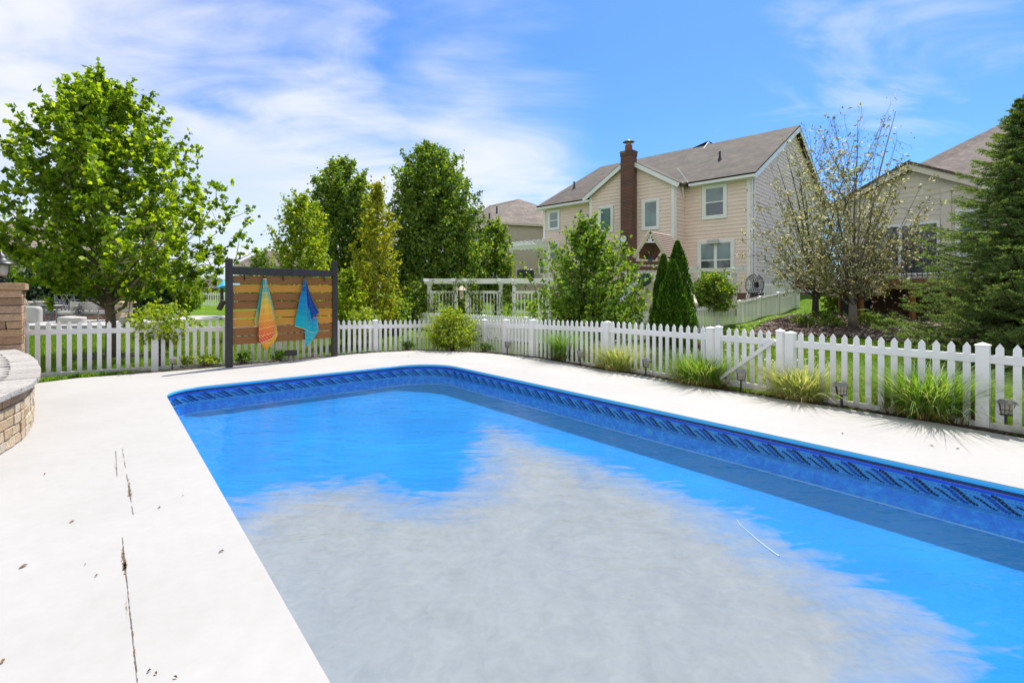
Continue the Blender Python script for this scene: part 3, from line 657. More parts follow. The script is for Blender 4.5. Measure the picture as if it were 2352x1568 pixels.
def fence_run(root, P, top, base, d, L0, posts, mat, s=.1525, pw=.076, hrail=.105, above=.145, skip=(), post_w=.127, dog=False, pt=.055, pcache={}):
    """P start point, d unit direction, posts: distances along; between posts pickets; top(t)/base(t) heights"""
    d = Vector((d[0], d[1], 0)).normalized()
    def at(t_): q_ = Vector((P[0], P[1], 0)) + d * t_; return q_
    for t_ in posts:
        h = top(t_) - base(t_) + .03; key = ('post', round(h, 1), post_w, mat.name)
        h = round(h, 1) if key in pcache else round(h, 1)
        if key not in pcache: pcache[key] = post_mesh(h, post_w, mat)
        q_ = at(t_); q_.z = top(t_) - .035 - h; piece('post', pcache[key], root, basis(q_, d))
    ends = sorted(set([L0[0], L0[1]] + [t_ for t_ in posts if L0[0] < t_ < L0[1]]))
    for a, b_ in zip(ends[:-1], ends[1:]):
        if any(a < k_ < b_ for k_ in skip): continue
        pa, pb = at(a), at(b_)
        for (dz, hh) in ((-above - hrail / 2, hrail), (None, .085)):
            za = (top(a) + dz) if dz is not None else base(a) + .075; zb = (top(b_) + dz) if dz is not None else base(b_) + .075
            mb = MB(); mb.bar((pa.x, pa.y, za), (pb.x, pb.y, zb), .045, hh); mb.build('rail', mat, root, bevel=.004)
        g_ = b_ - a; n_ = max(1, int(round(g_ / s)) - 1); st_ = g_ / (n_ + 1)
        for k_ in range(1, n_ + 1):
            t_ = a + st_ * k_; h = top(t_) - base(t_) - .03; hk = round(h / .04) * .04; key = ('p', hk, pw, mat.name, dog)
            if key not in pcache: pcache[key] = picket_mesh(hk, pw, .02, mat, dog=dog, pt=pt)
            q_ = at(t_); q_.z = top(t_) - hk; piece('picket', pcache[key], root, basis(q_, d))
FD1 = Vector((.85, .65, 0)).normalized(); FS1 = Vector((-9.39, 9.71, 0))
sc1 = math.hypot(.85, .53)
cornerP = Vector((-1.63, 15.65, 0)); L1 = (cornerP - FS1).length
fence = thing('picket_fence', (FS1.x, FS1.y, -.05), 'white vinyl picket fence enclosing the pool deck, pointed pickets and capped posts', 'fence')
top1 = lambda t_: 1.105 - .29 * max(0, min(1, t_ / L1)); base1 = lambda t_: -.02 - .28 * max(0, min(1, t_ / L1))
fence_run(fence, FS1, top1, base1, FD1, (-2.2, L1), [-.6, 1.9, 4.43, 6.95, 9.4], M['vinyl'])
FD2 = (Vector((5.93, 6.2, 0)) - cornerP).normalized(); L2 = (Vector((5.93, 6.2, 0)) - cornerP).length
tt = [L2 - k_ for k_ in (2.30, 3.62, 6.09, 8.6, 9.76, 10.8)]
top2 = lambda t_: float(np.interp(t_, [0, 3.5, 6.5], [.815, .965, 1.05])); base2 = lambda t_: -.30 + .25 * min(1, t_ / 6.0)
gate_a, gate_b = tt[1], tt[0]
fence_run(fence, cornerP, top2, base2, FD2, (0, gate_a), [0.0, tt[5], tt[4], tt[3], tt[2], gate_a - .03], M['vinyl'])
fence_run(fence, cornerP, top2, base2, FD2, (gate_b, L2 + 4.9), [gate_b + .03, L2, L2 + 2.44, L2 + 4.88], M['vinyl'])
# gate
ga, gb = gate_a + .13, gate_b - .13
def gp(t_, z, off=0): q_ = cornerP + FD2 * t_ + Vector((FD2.y, -FD2.x, 0)) * off; return Vector((q_.x, q_.y, z))
gate = thing('picket_gate', tuple(gp((ga + gb) / 2, -.05)), 'white picket gate with a diagonal brace bar between its two stiles', 'gate')
sm = post_mesh(1.06, .10, M['vinyl'], 'stile')
for t_ in (ga, gb): piece('stile', sm, gate, basis(gp(t_, -.02), FD2))
for z in (1.05 - .145 - .05, .07): mb = MB(); mb.bar(gp(ga + .05, z), gp(gb - .05, z), .045, .10); mb.build('rail', M['vinyl'], gate, bevel=.004)
pkm = picket_mesh(1.02, .076, .02, M['vinyl'])
for k_ in range(6): piece('picket', pkm, gate, basis(gp(ga + .12 + (gb - ga - .24) * (k_ + .5) / 6, .03), FD2))
mb = MB(); mb.bar(gp(ga + .06, .14, .06), gp(gb - .06, .90, .06), .05, .06); mb.build('brace', M['vinyl'], gate, bevel=.004)
# ================================================================ BUILDINGS
class Wall:
    """vertical wall plane: origin, direction along it, outward normal"""
    def __init__(s, o, d, out=1):
        s.o = Vector((o[0], o[1], 0)); s.d = Vector((d[0], d[1], 0)).normalized(); s.n = Vector((s.d.y, -s.d.x, 0)) * out
    def t(s, px):
        r = (px - CX) / F; return (r * s.o.y - s.o.x) / (s.d.x - r * s.d.y)
    def tz(s, px, py):
        t_ = s.t(px); Y = s.o.y + s.d.y * t_; return t_, CH - (py - HZ) * Y / F
    def p(s, t_, z, off=0.0): q_ = s.o + s.d * t_ + s.n * off; return Vector((q_.x, q_.y, z))
def z5(x, y): return (1215.2 + .3 * x, 274.4 + .3 * y)
def siding(root, w, poly, mat, course=.2, lap=.034, name='siding_board', off=0.0):
    """lapped boards over a wall polygon [(t,z)...], each course a board"""
    zs = [z for _, z in poly]; z = min(zs); zt = max(zs); n = len(poly)
    def span(zq):
        xs_ = []
        for i in range(n):
            (t0, z0), (t1, z1) = poly[i], poly[(i + 1) % n]
            if (z0 <= zq < z1) or (z1 <= zq < z0): xs_.append(t0 + (t1 - t0) * (zq - z0) / (z1 - z0))
        return (min(xs_), max(xs_)) if len(xs_) >= 2 else None
    while z < zt - .01:
        z2 = min(z + course, zt); a = span(z + .002); b_ = span(z2 - .002)
        if a and b_:
            mb = MB(); k = 0
            A0, A1 = a; B0, B1 = b_
            pts = [(A0, z, off + lap), (A1, z, off + lap), (B1, z2, off + .002), (B0, z2, off + .002)]
            back = [(A0, z, off - .02), (A1, z, off - .02), (B1, z2, off - .02), (B0, z2, off - .02)]
            V = [w.p(t_, zz_, o_) for (t_, zz_, o_) in pts + back]; mb.v = V
            mb.f = [(0, 1, 2, 3), (7, 6, 5, 4), (4, 5, 1, 0), (1, 5, 6, 2), (2, 6, 7, 3), (3, 7, 4, 0)]
            mb.build(name, mat, root)
        z = z2
def slab(root, name, pts, th, mat, uvscale=True, label=None):
    """roof plane with thickness; UV in metres along/up the slope"""
    pts = [Vector(p) for p in pts]; nn = (pts[1] - pts[0]).cross(pts[2] - pts[0]).normalized()
    if nn.z < 0: pts.reverse(); nn = -nn
    mb = MB(); mb.prism([p - nn * th for p in pts], nn * th)
    o_ = mb.build(name, mat, root, label=label)
    hx = Vector((-nn.y, nn.x, 0)).normalized(); up = nn.cross(hx); inv = MW[root]
    uv = o_.data.uv_layers.new(name='UVMap')
    for lp in o_.data.loops:
        p = inv @ o_.data.vertices[lp.vertex_index].co; uv.data[lp.index].uv = (p.dot(hx), p.dot(up))
    return o_
def window(root, w, t0, t1, z0, z1, trim=.14, sash=True, split=1, glassmat=None, lower=None, off=.048, mull=.07):
    """trim > frame > panes"""
    if t0 > t1: t0, t1 = t1, t0
    o_ = off
    mb = MB()
    def bx(m_, a, b_, c, d_, near, far): 
        m_.prism([w.p(a, c, near), w.p(b_, c, near), w.p(b_, d_, near), w.p(a, d_, near)], w.n * (far - near))
    bx(mb, t0, t1, z0, z0 + trim, o_ - .02, o_ + .05); bx(mb, t0, t1, z1 - trim, z1, o_ - .02, o_ + .052)
    bx(mb, t0, t0 + trim, z0 + trim, z1 - trim, o_ - .02, o_ + .048); bx(mb, t1 - trim, t1, z0 + trim, z1 - trim, o_ - .02, o_ + .048)
    fr = mb.build('window', M['whitetrim'], root)
    a, b_ = t0 + trim, t1 - trim; wd = (b_ - a - mull * (split - 1)) / split; sb = .05
    for k_ in range(split):
        x0 = a + k_ * (wd + mull); x1 = x0 + wd
        if k_ < split - 1: m2 = MB(); bx(m2, x1, x1 + mull, z0 + trim, z1 - trim, o_ - .01, o_ + .035); m2.build('mullion', M['whitetrim'], fr)
        zm = z0 + (z1 - z0) * .49; m2 = MB()
        bx(m2, x0, x0 + sb, z0 + trim, z1 - trim, o_ - .01, o_ + .024); bx(m2, x1 - sb, x1, z0 + trim, z1 - trim, o_ - .01, o_ + .024)
        bx(m2, x0 + sb, x1 - sb, z0 + trim, z0 + trim + sb, o_ - .01, o_ + .026); bx(m2, x0 + sb, x1 - sb, z1 - trim - sb, z1 - trim, o_ - .01, o_ + .026)
        if sash: bx(m2, x0 + sb, x1 - sb, zm - .03, zm + .03, o_ - .01, o_ + .028)
        m2.build('frame', M['whitetrim'], fr)
        if sash:
            for (c, d_, g_m) in ((z0 + trim + sb, zm - .03, lower or M['glass_dark']), (zm + .03, z1 - trim - sb, glassmat or M['blind'])):
                m2 = MB(); bx(m2, x0 + sb, x1 - sb, c, d_, o_ - .015, o_ + .006); m2.build('pane', g_m, fr)
        else: m2 = MB(); bx(m2, x0 + sb, x1 - sb, z0 + trim + sb, z1 - trim - sb, o_ - .015, o_ + .006); m2.build('pane', glassmat or M['blind'], fr)
    return fr
def bxw(mb, w, a, b_, c, d_, near, far):
    return mb.prism([w.p(a, c, near), w.p(b_, c, near), w.p(b_, d_, near), w.p(a, d_, near)], w.n * (far - near))

# ---------------- main two-storey house
PC = (12.62, 26.0); WD = Vector((-.716, .698, 0)).normalized()
back = Vector((.698, .716, 0)).normalized()          # away from the facade
w1 = Wall(PC, WD, 1)                                 # long facade
if w1.n.dot(back) > 0: w1.n = -w1.n
w2 = Wall(PC, back, 1)                               # right gable end
if w2.n.dot(WD) > 0: w2.n = -w2.n
house = thing('house', (8, 31, 1.2), 'tan two storey house with brown shingle roof and tall brick chimney', 'house')
LEN = 14.4; ZE, ZB, ZR, DEP2 = 7.95, 1.62, 12.15, 7.9
mb = MB()    # plain core behind the boards
c0, c1_, c2_, c3_ = w1.p(0, 0, -.03), w1.p(LEN, 0, -.03), w1.p(LEN, 0, -.03) + back * 2 * DEP2, w1.p(0, 0, -.03) + back * 2 * DEP2
mb.prism([Vector((p.x, p.y, .6)) for p in (c0 - WD * -.03, c1_, c2_, c3_ - WD * -.03)], (0, 0, ZE - .75)); mb.build('wall', M['siding'], house)
mb = MB(); mb.prism([w2.p(.03, .7, -.05), w2.p(DEP2 * 2, .7, -.05), w2.p(DEP2 * 2, ZE, -.05), w2.p(DEP2, ZR - .12, -.05), w2.p(.03, ZE, -.05)], w2.n * -.15); mb.build('gable_wall', M['siding'], house)
mb = MB(); bxw(mb, w1, .01, LEN, .8, ZB, -.02, .01); bxw(mb, w2, .01, 2 * DEP2, .8, ZB, -.02, .012); mb.build('foundation', M['brick_wall'], house)
siding(house, w1, [(0.0, ZB), (LEN, ZB), (LEN, ZE - .1), (0.0, ZE - .1)], M['siding'], .205)
siding(house, w2, [(0.0, ZB), (2 * DEP2, ZB), (2 * DEP2, ZE), (DEP2, ZR - .15), (0.0, ZE)], M['siding'], .205)
# bump-out with its own gable
pb_off = 1.28; tA, tB = 3.636 + 0.0, 3.636 + 5.75
wb = Wall(w1.p(0, 0, pb_off), WD, 1); wb.n = w1.n.copy()
tA = wb.t(1549.6); tB = wb.t(1354.7); tM = (tA + tB) / 2; ZP = 9.55; ZEb = 7.83
mb = MB(); mb.prism([wb.p(tA, .8, -.03), wb.p(tB, .8, -.03), wb.p(tB, ZEb, -.03), wb.p(tM, ZP - .1, -.03), wb.p(tA, ZEb, -.03)], w1.n * -(pb_off - .03)); mb.build('bay_wall', M['siding'], house)
siding(house, wb, [(tA, ZB), (tB, ZB), (tB, ZEb), (tM, ZP - .05), (tA, ZEb)], M['siding'], .205)
ws = Wall(wb.p(tA, 0), w1.n * -1, 1); ws.n = -WD
siding(house, ws, [(0, ZB), (pb_off, ZB), (pb_off, ZEb - .05), (0, ZEb - .05)], M['siding'], .205)
# corner boards, frieze, gutters
def board(name, *boxes):
    mb = MB()
    for (w, a, b_, c, d_, n_, f_) in boxes: bxw(mb, w, a, b_, c, d_, n_, f_)
    return mb.build(name, M['whitetrim'], house)
board('corner_board', (w1, 0.02, .20, ZB, ZE - .1, .012, .045)); board('corner_board', (w2, 0.02, .20, ZB, ZE - .05, .012, .045))
board('corner_board', (wb, tA, tA + .18, ZB, ZEb - .02, .012, .045)); board('corner_board', (wb, tB - .18, tB, ZB, ZEb - .02, .012, .045))
board('corner_board', (ws, 0, .16, ZB, ZEb - .05, .012, .04)); board('corner_board', (w1, LEN - .2, LEN, ZB, ZE - .1, .012, .045))
board('frieze', (w1, .2, tA - .3, ZE - .30, ZE - .1, .012, .05)); board('frieze', (w1, tB + .2, LEN, ZE - .30, ZE - .1, .012, .05))
OH = .42
slope = (ZR - ZE) / DEP2
def rp(t_, k_, dz=0): q_ = w1.p(t_, 0) + back * k_; return Vector((q_.x, q_.y, ZE + slope * k_ + .16 + dz))
slab(house, 'roof', [rp(-.35, -OH), rp(LEN + .35, -OH), rp(LEN + .35, DEP2), rp(-.35, DEP2)], .14, M['roof'])
def rq(t_, k_): q_ = w1.p(t_, 0) + back * k_; return Vector((q_.x, q_.y, ZE + slope * (2 * DEP2 - k_) + .16))
slab(house, 'roof', [rq(-.35, DEP2), rq(LEN + .35, DEP2), rq(LEN + .35, 2 * DEP2 + OH), rq(-.35, 2 * DEP2 + OH)], .14, M['roof'])
# bay roof: two small planes running back into the main roof
bs = (ZP - ZEb) / ((tB - tA) / 2); kb = (ZP - ZE) / slope
def bp(t_, off, z): return wb.p(t_, z, off)
ridge_back = (ZP + .12 - ZE - .16) / slope + pb_off + .2
val = (ZEb - .25 - ZE) / slope + pb_off
slab(house, 'roof', [bp(tM, .28, ZP + .12), bp(tM, -ridge_back, ZP + .12), bp(tA - .35, -(pb_off + .1), ZEb - bs * .35 + .12), bp(tA - .35, .28, ZEb - bs * .35 + .12)], .10, M['roof'])
slab(house, 'roof', [bp(tM, .28, ZP + .12), bp(tM, -ridge_back, ZP + .12), bp(tB + .35, -(pb_off + .1), ZEb - bs * .35 + .12), bp(tB + .35, .28, ZEb - bs * .35 + .12)], .10, M['roof'])
for (ta_, tb_, za_, zb_) in ((tM, tA - .35, ZP, ZEb - bs * .35), (tM, tB + .35, ZP, ZEb - bs * .35)):
    mb = MB(); mb.bar(bp(ta_, .26, za_ - .06), bp(tb_, .26, zb_ - .06), .05, .24, up=(0, 0, 1)); mb.build('rake_board', M['whitetrim'], house)
def rake(k0, k1, f_, t_=-.33):
    mb = MB(); a = f_(t_, k0); b_ = f_(t_, k1); mb.bar(a - Vector((0, 0, .24)), b_ - Vector((0, 0, .24)), .05, .26); mb.build('rake_board', M['whitetrim'], house)
rake(-OH, DEP2, rp); rake(2 * DEP2 + OH, DEP2, rq); rake(-OH, DEP2, rp, LEN + .33)
for (a, b_) in ((-.35, tA - .45), (tB + .45, LEN + .35)):   # gutters and soffits
    mb = MB(); pa, pb = rp(a, -OH - .05, -.16), rp(b_, -OH - .05, -.16); mb.bar(pa, pb, .12, .13); mb.build('gutter', M['whitetrim'], house)
    mb = MB(); mb.prism([rp(a, -OH, -.25), rp(b_, -OH, -.25), w1.p(b_, rp(b_, -OH).z - .25, .0), w1.p(a, rp(a, -OH).z - .25, .0)], (0, 0, .03)); mb.build('soffit', M['whitetrim'], house)
# downspout with elbow beside the bay
td = w1.t(1571.5); a = rp(td - .15, -OH - .12, -.1); 
mb = MB(); mb.tube([a + Vector((0, 0, .25)), a + Vector((0, 0, -.25)), w1.p(td, a.z - .65, .1), w1.p(td, 3.4, .08), w1.p(td, 1.8, .08)], .05, 6); mb.build('downspout', M['whitetrim'], house)
td = w2.t(1733); mb = MB(); mb.tube([w2.p(.32, ZE, .08), w2.p(.32, 1.8, .08)], .05, 6); mb.build('downspout', M['whitetrim'], house)
mb = MB(); mb.bar(bp(tA - .1, -.2, ZEb + .75), bp(tA - .38, -pb_off + .35, ZEb + .02), .03, .08); mb.build('valley_flashing', M['whitetrim'], house)
tv = ws.p(pb_off, 0); q_ = w1.t(z5(1155, 0)[0]); mb = MB(); mb.tube([w1.p(q_, 2.2, .14), w1.p(q_, w1.tz(z5(1155, 0)[0], z5(0, 862)[1])[1], .14)], .07, 8); mb.lathe(w1.p(q_, w1.tz(z5(1155, 0)[0], z5(0, 872)[1])[1], .14), [(.12, 0), (.12, .08), (.02, .22)], 8); mb.build('vent_pipe', M['whitetrim'], house)
# windows
def win(w, x0, y0, x1, y1, **k_):
    (a, c), (b_, d_) = w.tz(*z5(x0, (y0))), w.tz(*z5(x1, y1))
    zt = (w.tz(*z5(x0, y0))[1] + w.tz(*z5(x1, y0 - (x1 - x0) * .06))[1]) / 2; zb = (w.tz(*z5(x0, y1))[1] + w.tz(*z5(x1, y1))[1]) / 2
    return window(house, w, a, b_, zb, zt, **k_)
win(w1, 1330, 505, 1518, 762, trim=.16); lw = win(w1, 1293, 930, 1575, 1225, trim=.16, split=2)
win(wb, 868, 612, 1003, 846, sash=False, trim=.15); win(wb, 535, 665, 648, 868, sash=False, trim=.14); win(w1, 150, 698, 238, 848, trim=.14, lower=M['blind'])
win(w1, 150, 940, 238, 1090, trim=.14)
mb = MB(); t_, z_ = w1.tz(*z5(1420, 940)); bxw(mb, w1, t_ - .3, t_ + .3, z_ - .1, z_ + .12, .07, .34); mb.build('floodlight', pm('fixture', (.5, .5, .48), .5, .05, 3, 0), house)
# chimney
wcf = Wall(wb.p(0, 0, .62), WD); t0, t1 = wcf.t(z5(785, 0)[0]), wcf.t(z5(700, 0)[0]); zc_ = wcf.tz(*z5(735, 240))[1]
ch = MB(); bxw(ch, wb, t0, t1, 1.0, zc_ - .3, .02, .62); body = ch.build('chimney', M['brick'], house)
ch = MB(); bxw(ch, wb, t0 - .02, t1 + .02, zc_ - .3, zc_ - .12, .0, .64); bxw(ch, wb, t0 - .035, t1 + .035, zc_ - .12, zc_, -.015, .655); ch.build('chimney_crown', M['brick'], body)
tc_ = (t0 + t1) / 2; ch = MB(); ch.lathe(wb.p(tc_, zc_, .32), [(.22, 0), (.22, .36), (.19, .36), (.19, .3)], 12); ch.build('flue_tile', pm('clay', (.25, .07, .045), .8), body)
ch = MB(); ch.lathe(wb.p(tc_, zc_ + .36, .32), [(.15, 0), (.15, .22)], 8); ch.lathe(wb.p(tc_, zc_ + .55, .32), [(.36, 0), (.34, .03), (.12, .10), (.03, .17)], 10); ch.build('rain_cap', pm('old_metal', (.25, .23, .2), .5, .3, 9, .1, metal=.6), body)
ck = MB(); pck = wb.tz(*z5(707, 926)); cc = wb.p(t1 - .22, pck[1], .63)
ck.prism([cc + (WD * math.cos(a) + Vector((0, 0, 1)) * math.sin(a)) * .26 for a in np.linspace(0, 2 * np.pi, 21)[:-1]], w1.n * .03)
clk = tag(ck.build('wall_clock', M['black']), 'round wall clock with white face hung on the brick chimney', 'clock')
ck = MB(); ck.prism([cc + w1.n * .032 + (WD * math.cos(a) + Vector((0, 0, 1)) * math.sin(a)) * .21 for a in np.linspace(0, 2 * np.pi, 21)[:-1]], w1.n * .004); ck.build('clock_face', M['whitetrim'], clk)
ck = MB(); ck.bar(cc + w1.n * .04, cc + w1.n * .04 + Vector((0, 0, .15)), .012, .02); ck.bar(cc + w1.n * .04, cc + w1.n * .04 - WD * .11, .012, .02); ck.build('clock_hand', M['black'], clk)
# roof vents, small cricket at the ridge
for (x, y0, y1) in ((1460, 310, 268), (345, 528, 488)):
    rr = (z5(x, 0)[0] - CX) / F; best = None
    for k_ in np.arange(.2, DEP2, .1):
        t_ = (rr * (w1.o.y + back.y * k_) - (w1.o.x + back.x * k_)) / (WD.x - rr * WD.y); p = rp(t_, k_); py = HZ - (p.z - CH) * F / p.y
        if best is None or abs(py - z5(0, y0)[1]) < best[0]: best = (abs(py - z5(0, y0)[1]), p)
    p = best[1]; mb = MB(); mb.lathe(p - Vector((0, 0, .1)), [(.16, 0), (.07, .25), (.065, .62), (.02, .64)], 8); mb.build('roof_vent', M['black'], house)
def onridge(px): 
    rr = (px - CX) / F; o_ = w1.p(0, 0) + back * DEP2; return (rr * o_.y - o_.x) / (WD.x - rr * WD.y)
ta_, tb_ = onridge(z5(1375, 0)[0]), onridge(z5(1310, 0)[0])
mb = MB(); mb.prism([rp(ta_, DEP2 - .9, -.0), rp(ta_, DEP2 - .1, .20), rp(ta_, DEP2 + .1, -.0)], WD * -.05); mb.build('ridge_flashing', M['whitetrim'], house)
mb = MB(); mb.prism([rp(tb_ + .4, DEP2 - .3, -.02), rp(ta_, DEP2 - .1, .20), rp(ta_, DEP2 + .9, -.3), rp(tb_ + .4, DEP2 + .9, -.5)], (0, 0, .06)); mb.build('cricket_roof', M['roof'], house)

# ---------------- grey-brown house further back
h2 = thing('house', (4, 48, 1), 'taupe sided house with a grey hip roof behind the pear trees', 'house')
KP = A(1134.6, 509, 46); dR = Vector((.93, .37, 0)).normalized(); dL = Vector((-.37, .93, 0)).normalized()
kr = Wall((KP.x + .6, KP.y + .5), dR); 
if kr.n.y > 0: kr.n = -kr.n
kl = Wall((KP.x + .6, KP.y + .5), dL)
if kl.n.x > 0: kl.n = -kl.n
ze2 = KP.z - .15; mb = MB(); mb.prism([kr.p(.05, .5, -.05), kr.p(11.2, .5, -.05), kr.p(11.2, .5, -.05) + dL * 20, kr.p(.05, .5, -.05) + dL * 20], (0, 0, ze2 - .6)); mb.build('wall', M['siding_grey'], h2)
siding(h2, kr, [(0, 1.0), (11.2, 1.0), (11.2, ze2 - .1), (0, ze2 - .1)], M['siding_grey'], .2); siding(h2, kl, [(0, 1.0), (20, 1.0), (20, ze2 - .1), (0, ze2 - .1)], M['siding_grey'], .2)
e0, e1, e2, e3 = KP, KP + dR * 12.2, KP + dR * 12.2 + dL * 22, KP + dL * 22
rz2 = 3.6; r0 = KP + dR * 5.2 + dL * 6.5 + Vector((0, 0, rz2)); r1 = KP + dR * 5.2 + dL * 16.5 + Vector((0, 0, rz2 + .9))
slab(h2, 'roof', [e0, e1, r0], .12, M['roof_grey']); slab(h2, 'roof', [e3, e0, r0, r1], .12, M['roof_grey']); slab(h2, 'roof', [e1, e2, r1, r0], .12, M['roof_grey']); slab(h2, 'roof', [e2, e3, r1], .12, M['roof_grey'])
e4 = A(1075, 498, 52)
mb = MB(); mb.bar(e0 - Vector((0, 0, .12)), e1 - Vector((0, 0, .12)), .14, .22); mb.bar(e0 - Vector((0, 0, .12)), e3 - Vector((0, 0, .12)), .14, .22); mb.build('gutter', M['cream'], h2)
for (x, y, Y_) in ((1124, 496, 51.0), (1141, 480, 52.0)):
    p = A(x, y, Y_); mb = MB(); mb.lathe(p, [(.1, -.5), (.08, .28)], 6); mb.build('roof_vent', M['black'], h2)
a_, z_ = kr.tz(1236, 597); b_, z2_ = kr.tz(1252, 625); window(h2, kr, a_, a_ + 1.3, z2_ - .3, z_, trim=.14)
a_, z_ = kl.tz(1098, 525); window(h2, kl, a_ - .6, a_ + .6, z_ - 1.4, z_, trim=.14)
# white slatted awning pergola against it
pg = thing('awning_pergola', tuple(A(1215, 650, 40)), 'white slatted awning pergola with wavy rafter ends beside the taupe house', 'pergola')
pa, pb = A(1163, 571, 39), A(1268, 562, 34)
mb = MB(); mb.bar(pa, pb, .12, .28); mb.build('beam', M['vinyl_warm'], pg)
for k_ in range(11):
    p = pa.lerp(pb, (k_ + .3) / 11); mb = MB(); mb.bar(p + Vector((-.5, -.9, .24)), p + Vector((1.2, 3.2, .24)), .07, .22); mb.build('rafter', M['vinyl_warm'], pg)
for px in (1177, 1262): p = pa.lerp(pb, (px - 1163) / 105); mb = MB(); mb.box((p.x, p.y, (p.z + .6) / 2 + .1), (.16, .16, p.z - .6)); mb.build('post', M['vinyl_warm'], pg)

# ---------------- pale house on the right with a raised deck
h3 = thing('house', (18, 21, .6), 'pale sided house with dark patio doors, raised deck and brick base behind the spruce', 'house')
wa = Wall((18.0, 19.0), (-.496, .868))
if wa.n.y > 0: wa.n = -wa.n
bk = -wa.n; t4 = 4.84; zE3, zP3 = 5.75, 6.9; tP = wa.t(2094)
mb = MB(); mb.prism([wa.p(-7.0, 2.2, -.04), wa.p(t4, 2.2, -.04), wa.p(t4, zE3, -.04), wa.p(tP, zP3, -.04), wa.p(0, zE3, -.04), wa.p(-7, zE3, -.04)], bk * 7); mb.build('wall', M['siding_pale'], h3)
mb = MB(); bxw(mb, wa, -7, t4, .3, 2.2, -.06, .0); mb.build('brick_base', M['brick_wall'], h3)
siding(h3, wa, [(-.2, 2.25), (t4, 2.25), (t4, zE3), (tP, zP3 - .1), (-.2, zE3)], M['siding_pale'], .215, .022)
slope3 = (zP3 - zE3) / tP
mb = MB(); mb.bar(wa.p(-.5, zE3 - .12, .3), wa.p(tP, zP3 + .1, .3), .06, .34); mb.build('rake_board', M['siding_pale'], h3)
mb = MB(); mb.bar(wa.p(t4 + .5, zE3 - .12, .3), wa.p(tP, zP3 + .1, .3), .06, .34); mb.build('rake_board', M['siding_pale'], h3)
slab(h3, 'roof', [wa.p(-.6, zE3 + .02, .38), wa.p(tP, zP3 + .28, .38), wa.p(tP, zP3 + .28, -8), wa.p(-.6, zE3 + .02, -8)], .1, M['roof_dark'])
slab(h3, 'roof', [wa.p(t4 + .5, zE3 + .0, .38), wa.p(tP, zP3 + .28, .38), wa.p(tP, zP3 + .28, -8), wa.p(t4 + .5, zE3 + .0, -8)], .1, M['roof_dark'])
slab(h3, 'roof', [A(2096, 384, 23.4), A(2360, 254, 30), A(2700, 90, 36), A(2750, 470, 17.5), A(2250, 424, 18.6)], .15, M['roof_dark'])
mb = MB(); mb.bar(A(2250, 430, 18.5), A(2750, 476, 17.4), .14, .16); mb.build('gutter', M['siding_pale'], h3)
board3 = MB(); a_ = wa.t(2177); bxw(board3, wa, a_ - .12, a_ + .2, 2.3, wa.tz(2167, 441)[1], .02, .07); bxw(board3, wa, -.3, a_ + .2, wa.tz(2167, 441)[1], wa.tz(2167, 441)[1] + .18, .02, .08); board3.build('corner_board', M['siding_pale'], h3)
a_, z_ = wa.tz(2160, 505); b_, _ = wa.tz(1988, 505); zbd = 2.38
mb = MB(); bxw(mb, wa, a_, b_, zbd, z_, .02, .06); dr = mb.build('patio_door', M['whitetrim'], h3)
for k_ in range(2):
    x0 = a_ + .1 + k_ * (b_ - a_ - .05) / 2; mb = MB(); bxw(mb, wa, x0, x0 + (b_ - a_ - .35) / 2, zbd + .1, z_ - .12, .055, .075); mb.build('pane', M['glass_dark'], dr)
a_, z_ = wa.tz(2196, 470); window(h3, wa, a_ - 1.0, a_, z_ - 2.1, z_ - .2, trim=.1)
# raised deck
dz = 2.22; d0, d1 = -3.6, 5.6; dout = 2.6
mb = MB(); bxw(mb, wa, d0, d1, dz - .04, dz, .02, dout); mb.build('deck_floor', pm('deck_boards', (.34, .35, .36), .7, .1, 3), h3)
mb = MB(); bxw(mb, wa, d0, d1, dz - .24, dz - .05, dout - .06, dout + .0); mb.build('deck_fascia', pm('brown_fascia', (.22, .12, .06), .7, .15, 4), h3)
mb = MB(); bxw(mb, wa, d0, d1, dz - .42, dz - .245, dout - .25, dout - .12); mb.build('deck_beam', pm('raw_timber', (.36, .26, .13), .7, .15, 4, stretch=(1, 1, 6)), h3)
for px in (1931, 1978, 2096, 2170):
    wo = Wall(wa.p(0, 0, dout - .18), wa.d); t_ = wo.t(px); p = wo.p(t_, 0); gz_ = hz(p.x, p.y); mb = MB(); mb.box((p.x, p.y, (gz_ + dz - .4) / 2), (.14, .14, dz - .4 - gz_)); mb.build('deck_post', M['board_brown'], h3)
rl = MB(); bxw(rl, wa, d0, d1, dz + .92, dz + .97, dout - .1, dout - .05); bxw(rl, wa, d0, d1, dz + .08, dz + .11, dout - .09, dout - .06); rl.build('deck_railing', M['black'], h3)
n_ = 56
for k_ in range(n_ + 1):
    t_ = d0 + (d1 - d0) * k_ / n_; w_ = .025 if k_ % 8 == 0 else .009; mb = MB(); bxw(mb, wa, t_ - w_, t_ + w_, dz + .0, dz + .93, dout - .08 - w_, dout - .07 + w_); mb.build('baluster', M['black'], h3)
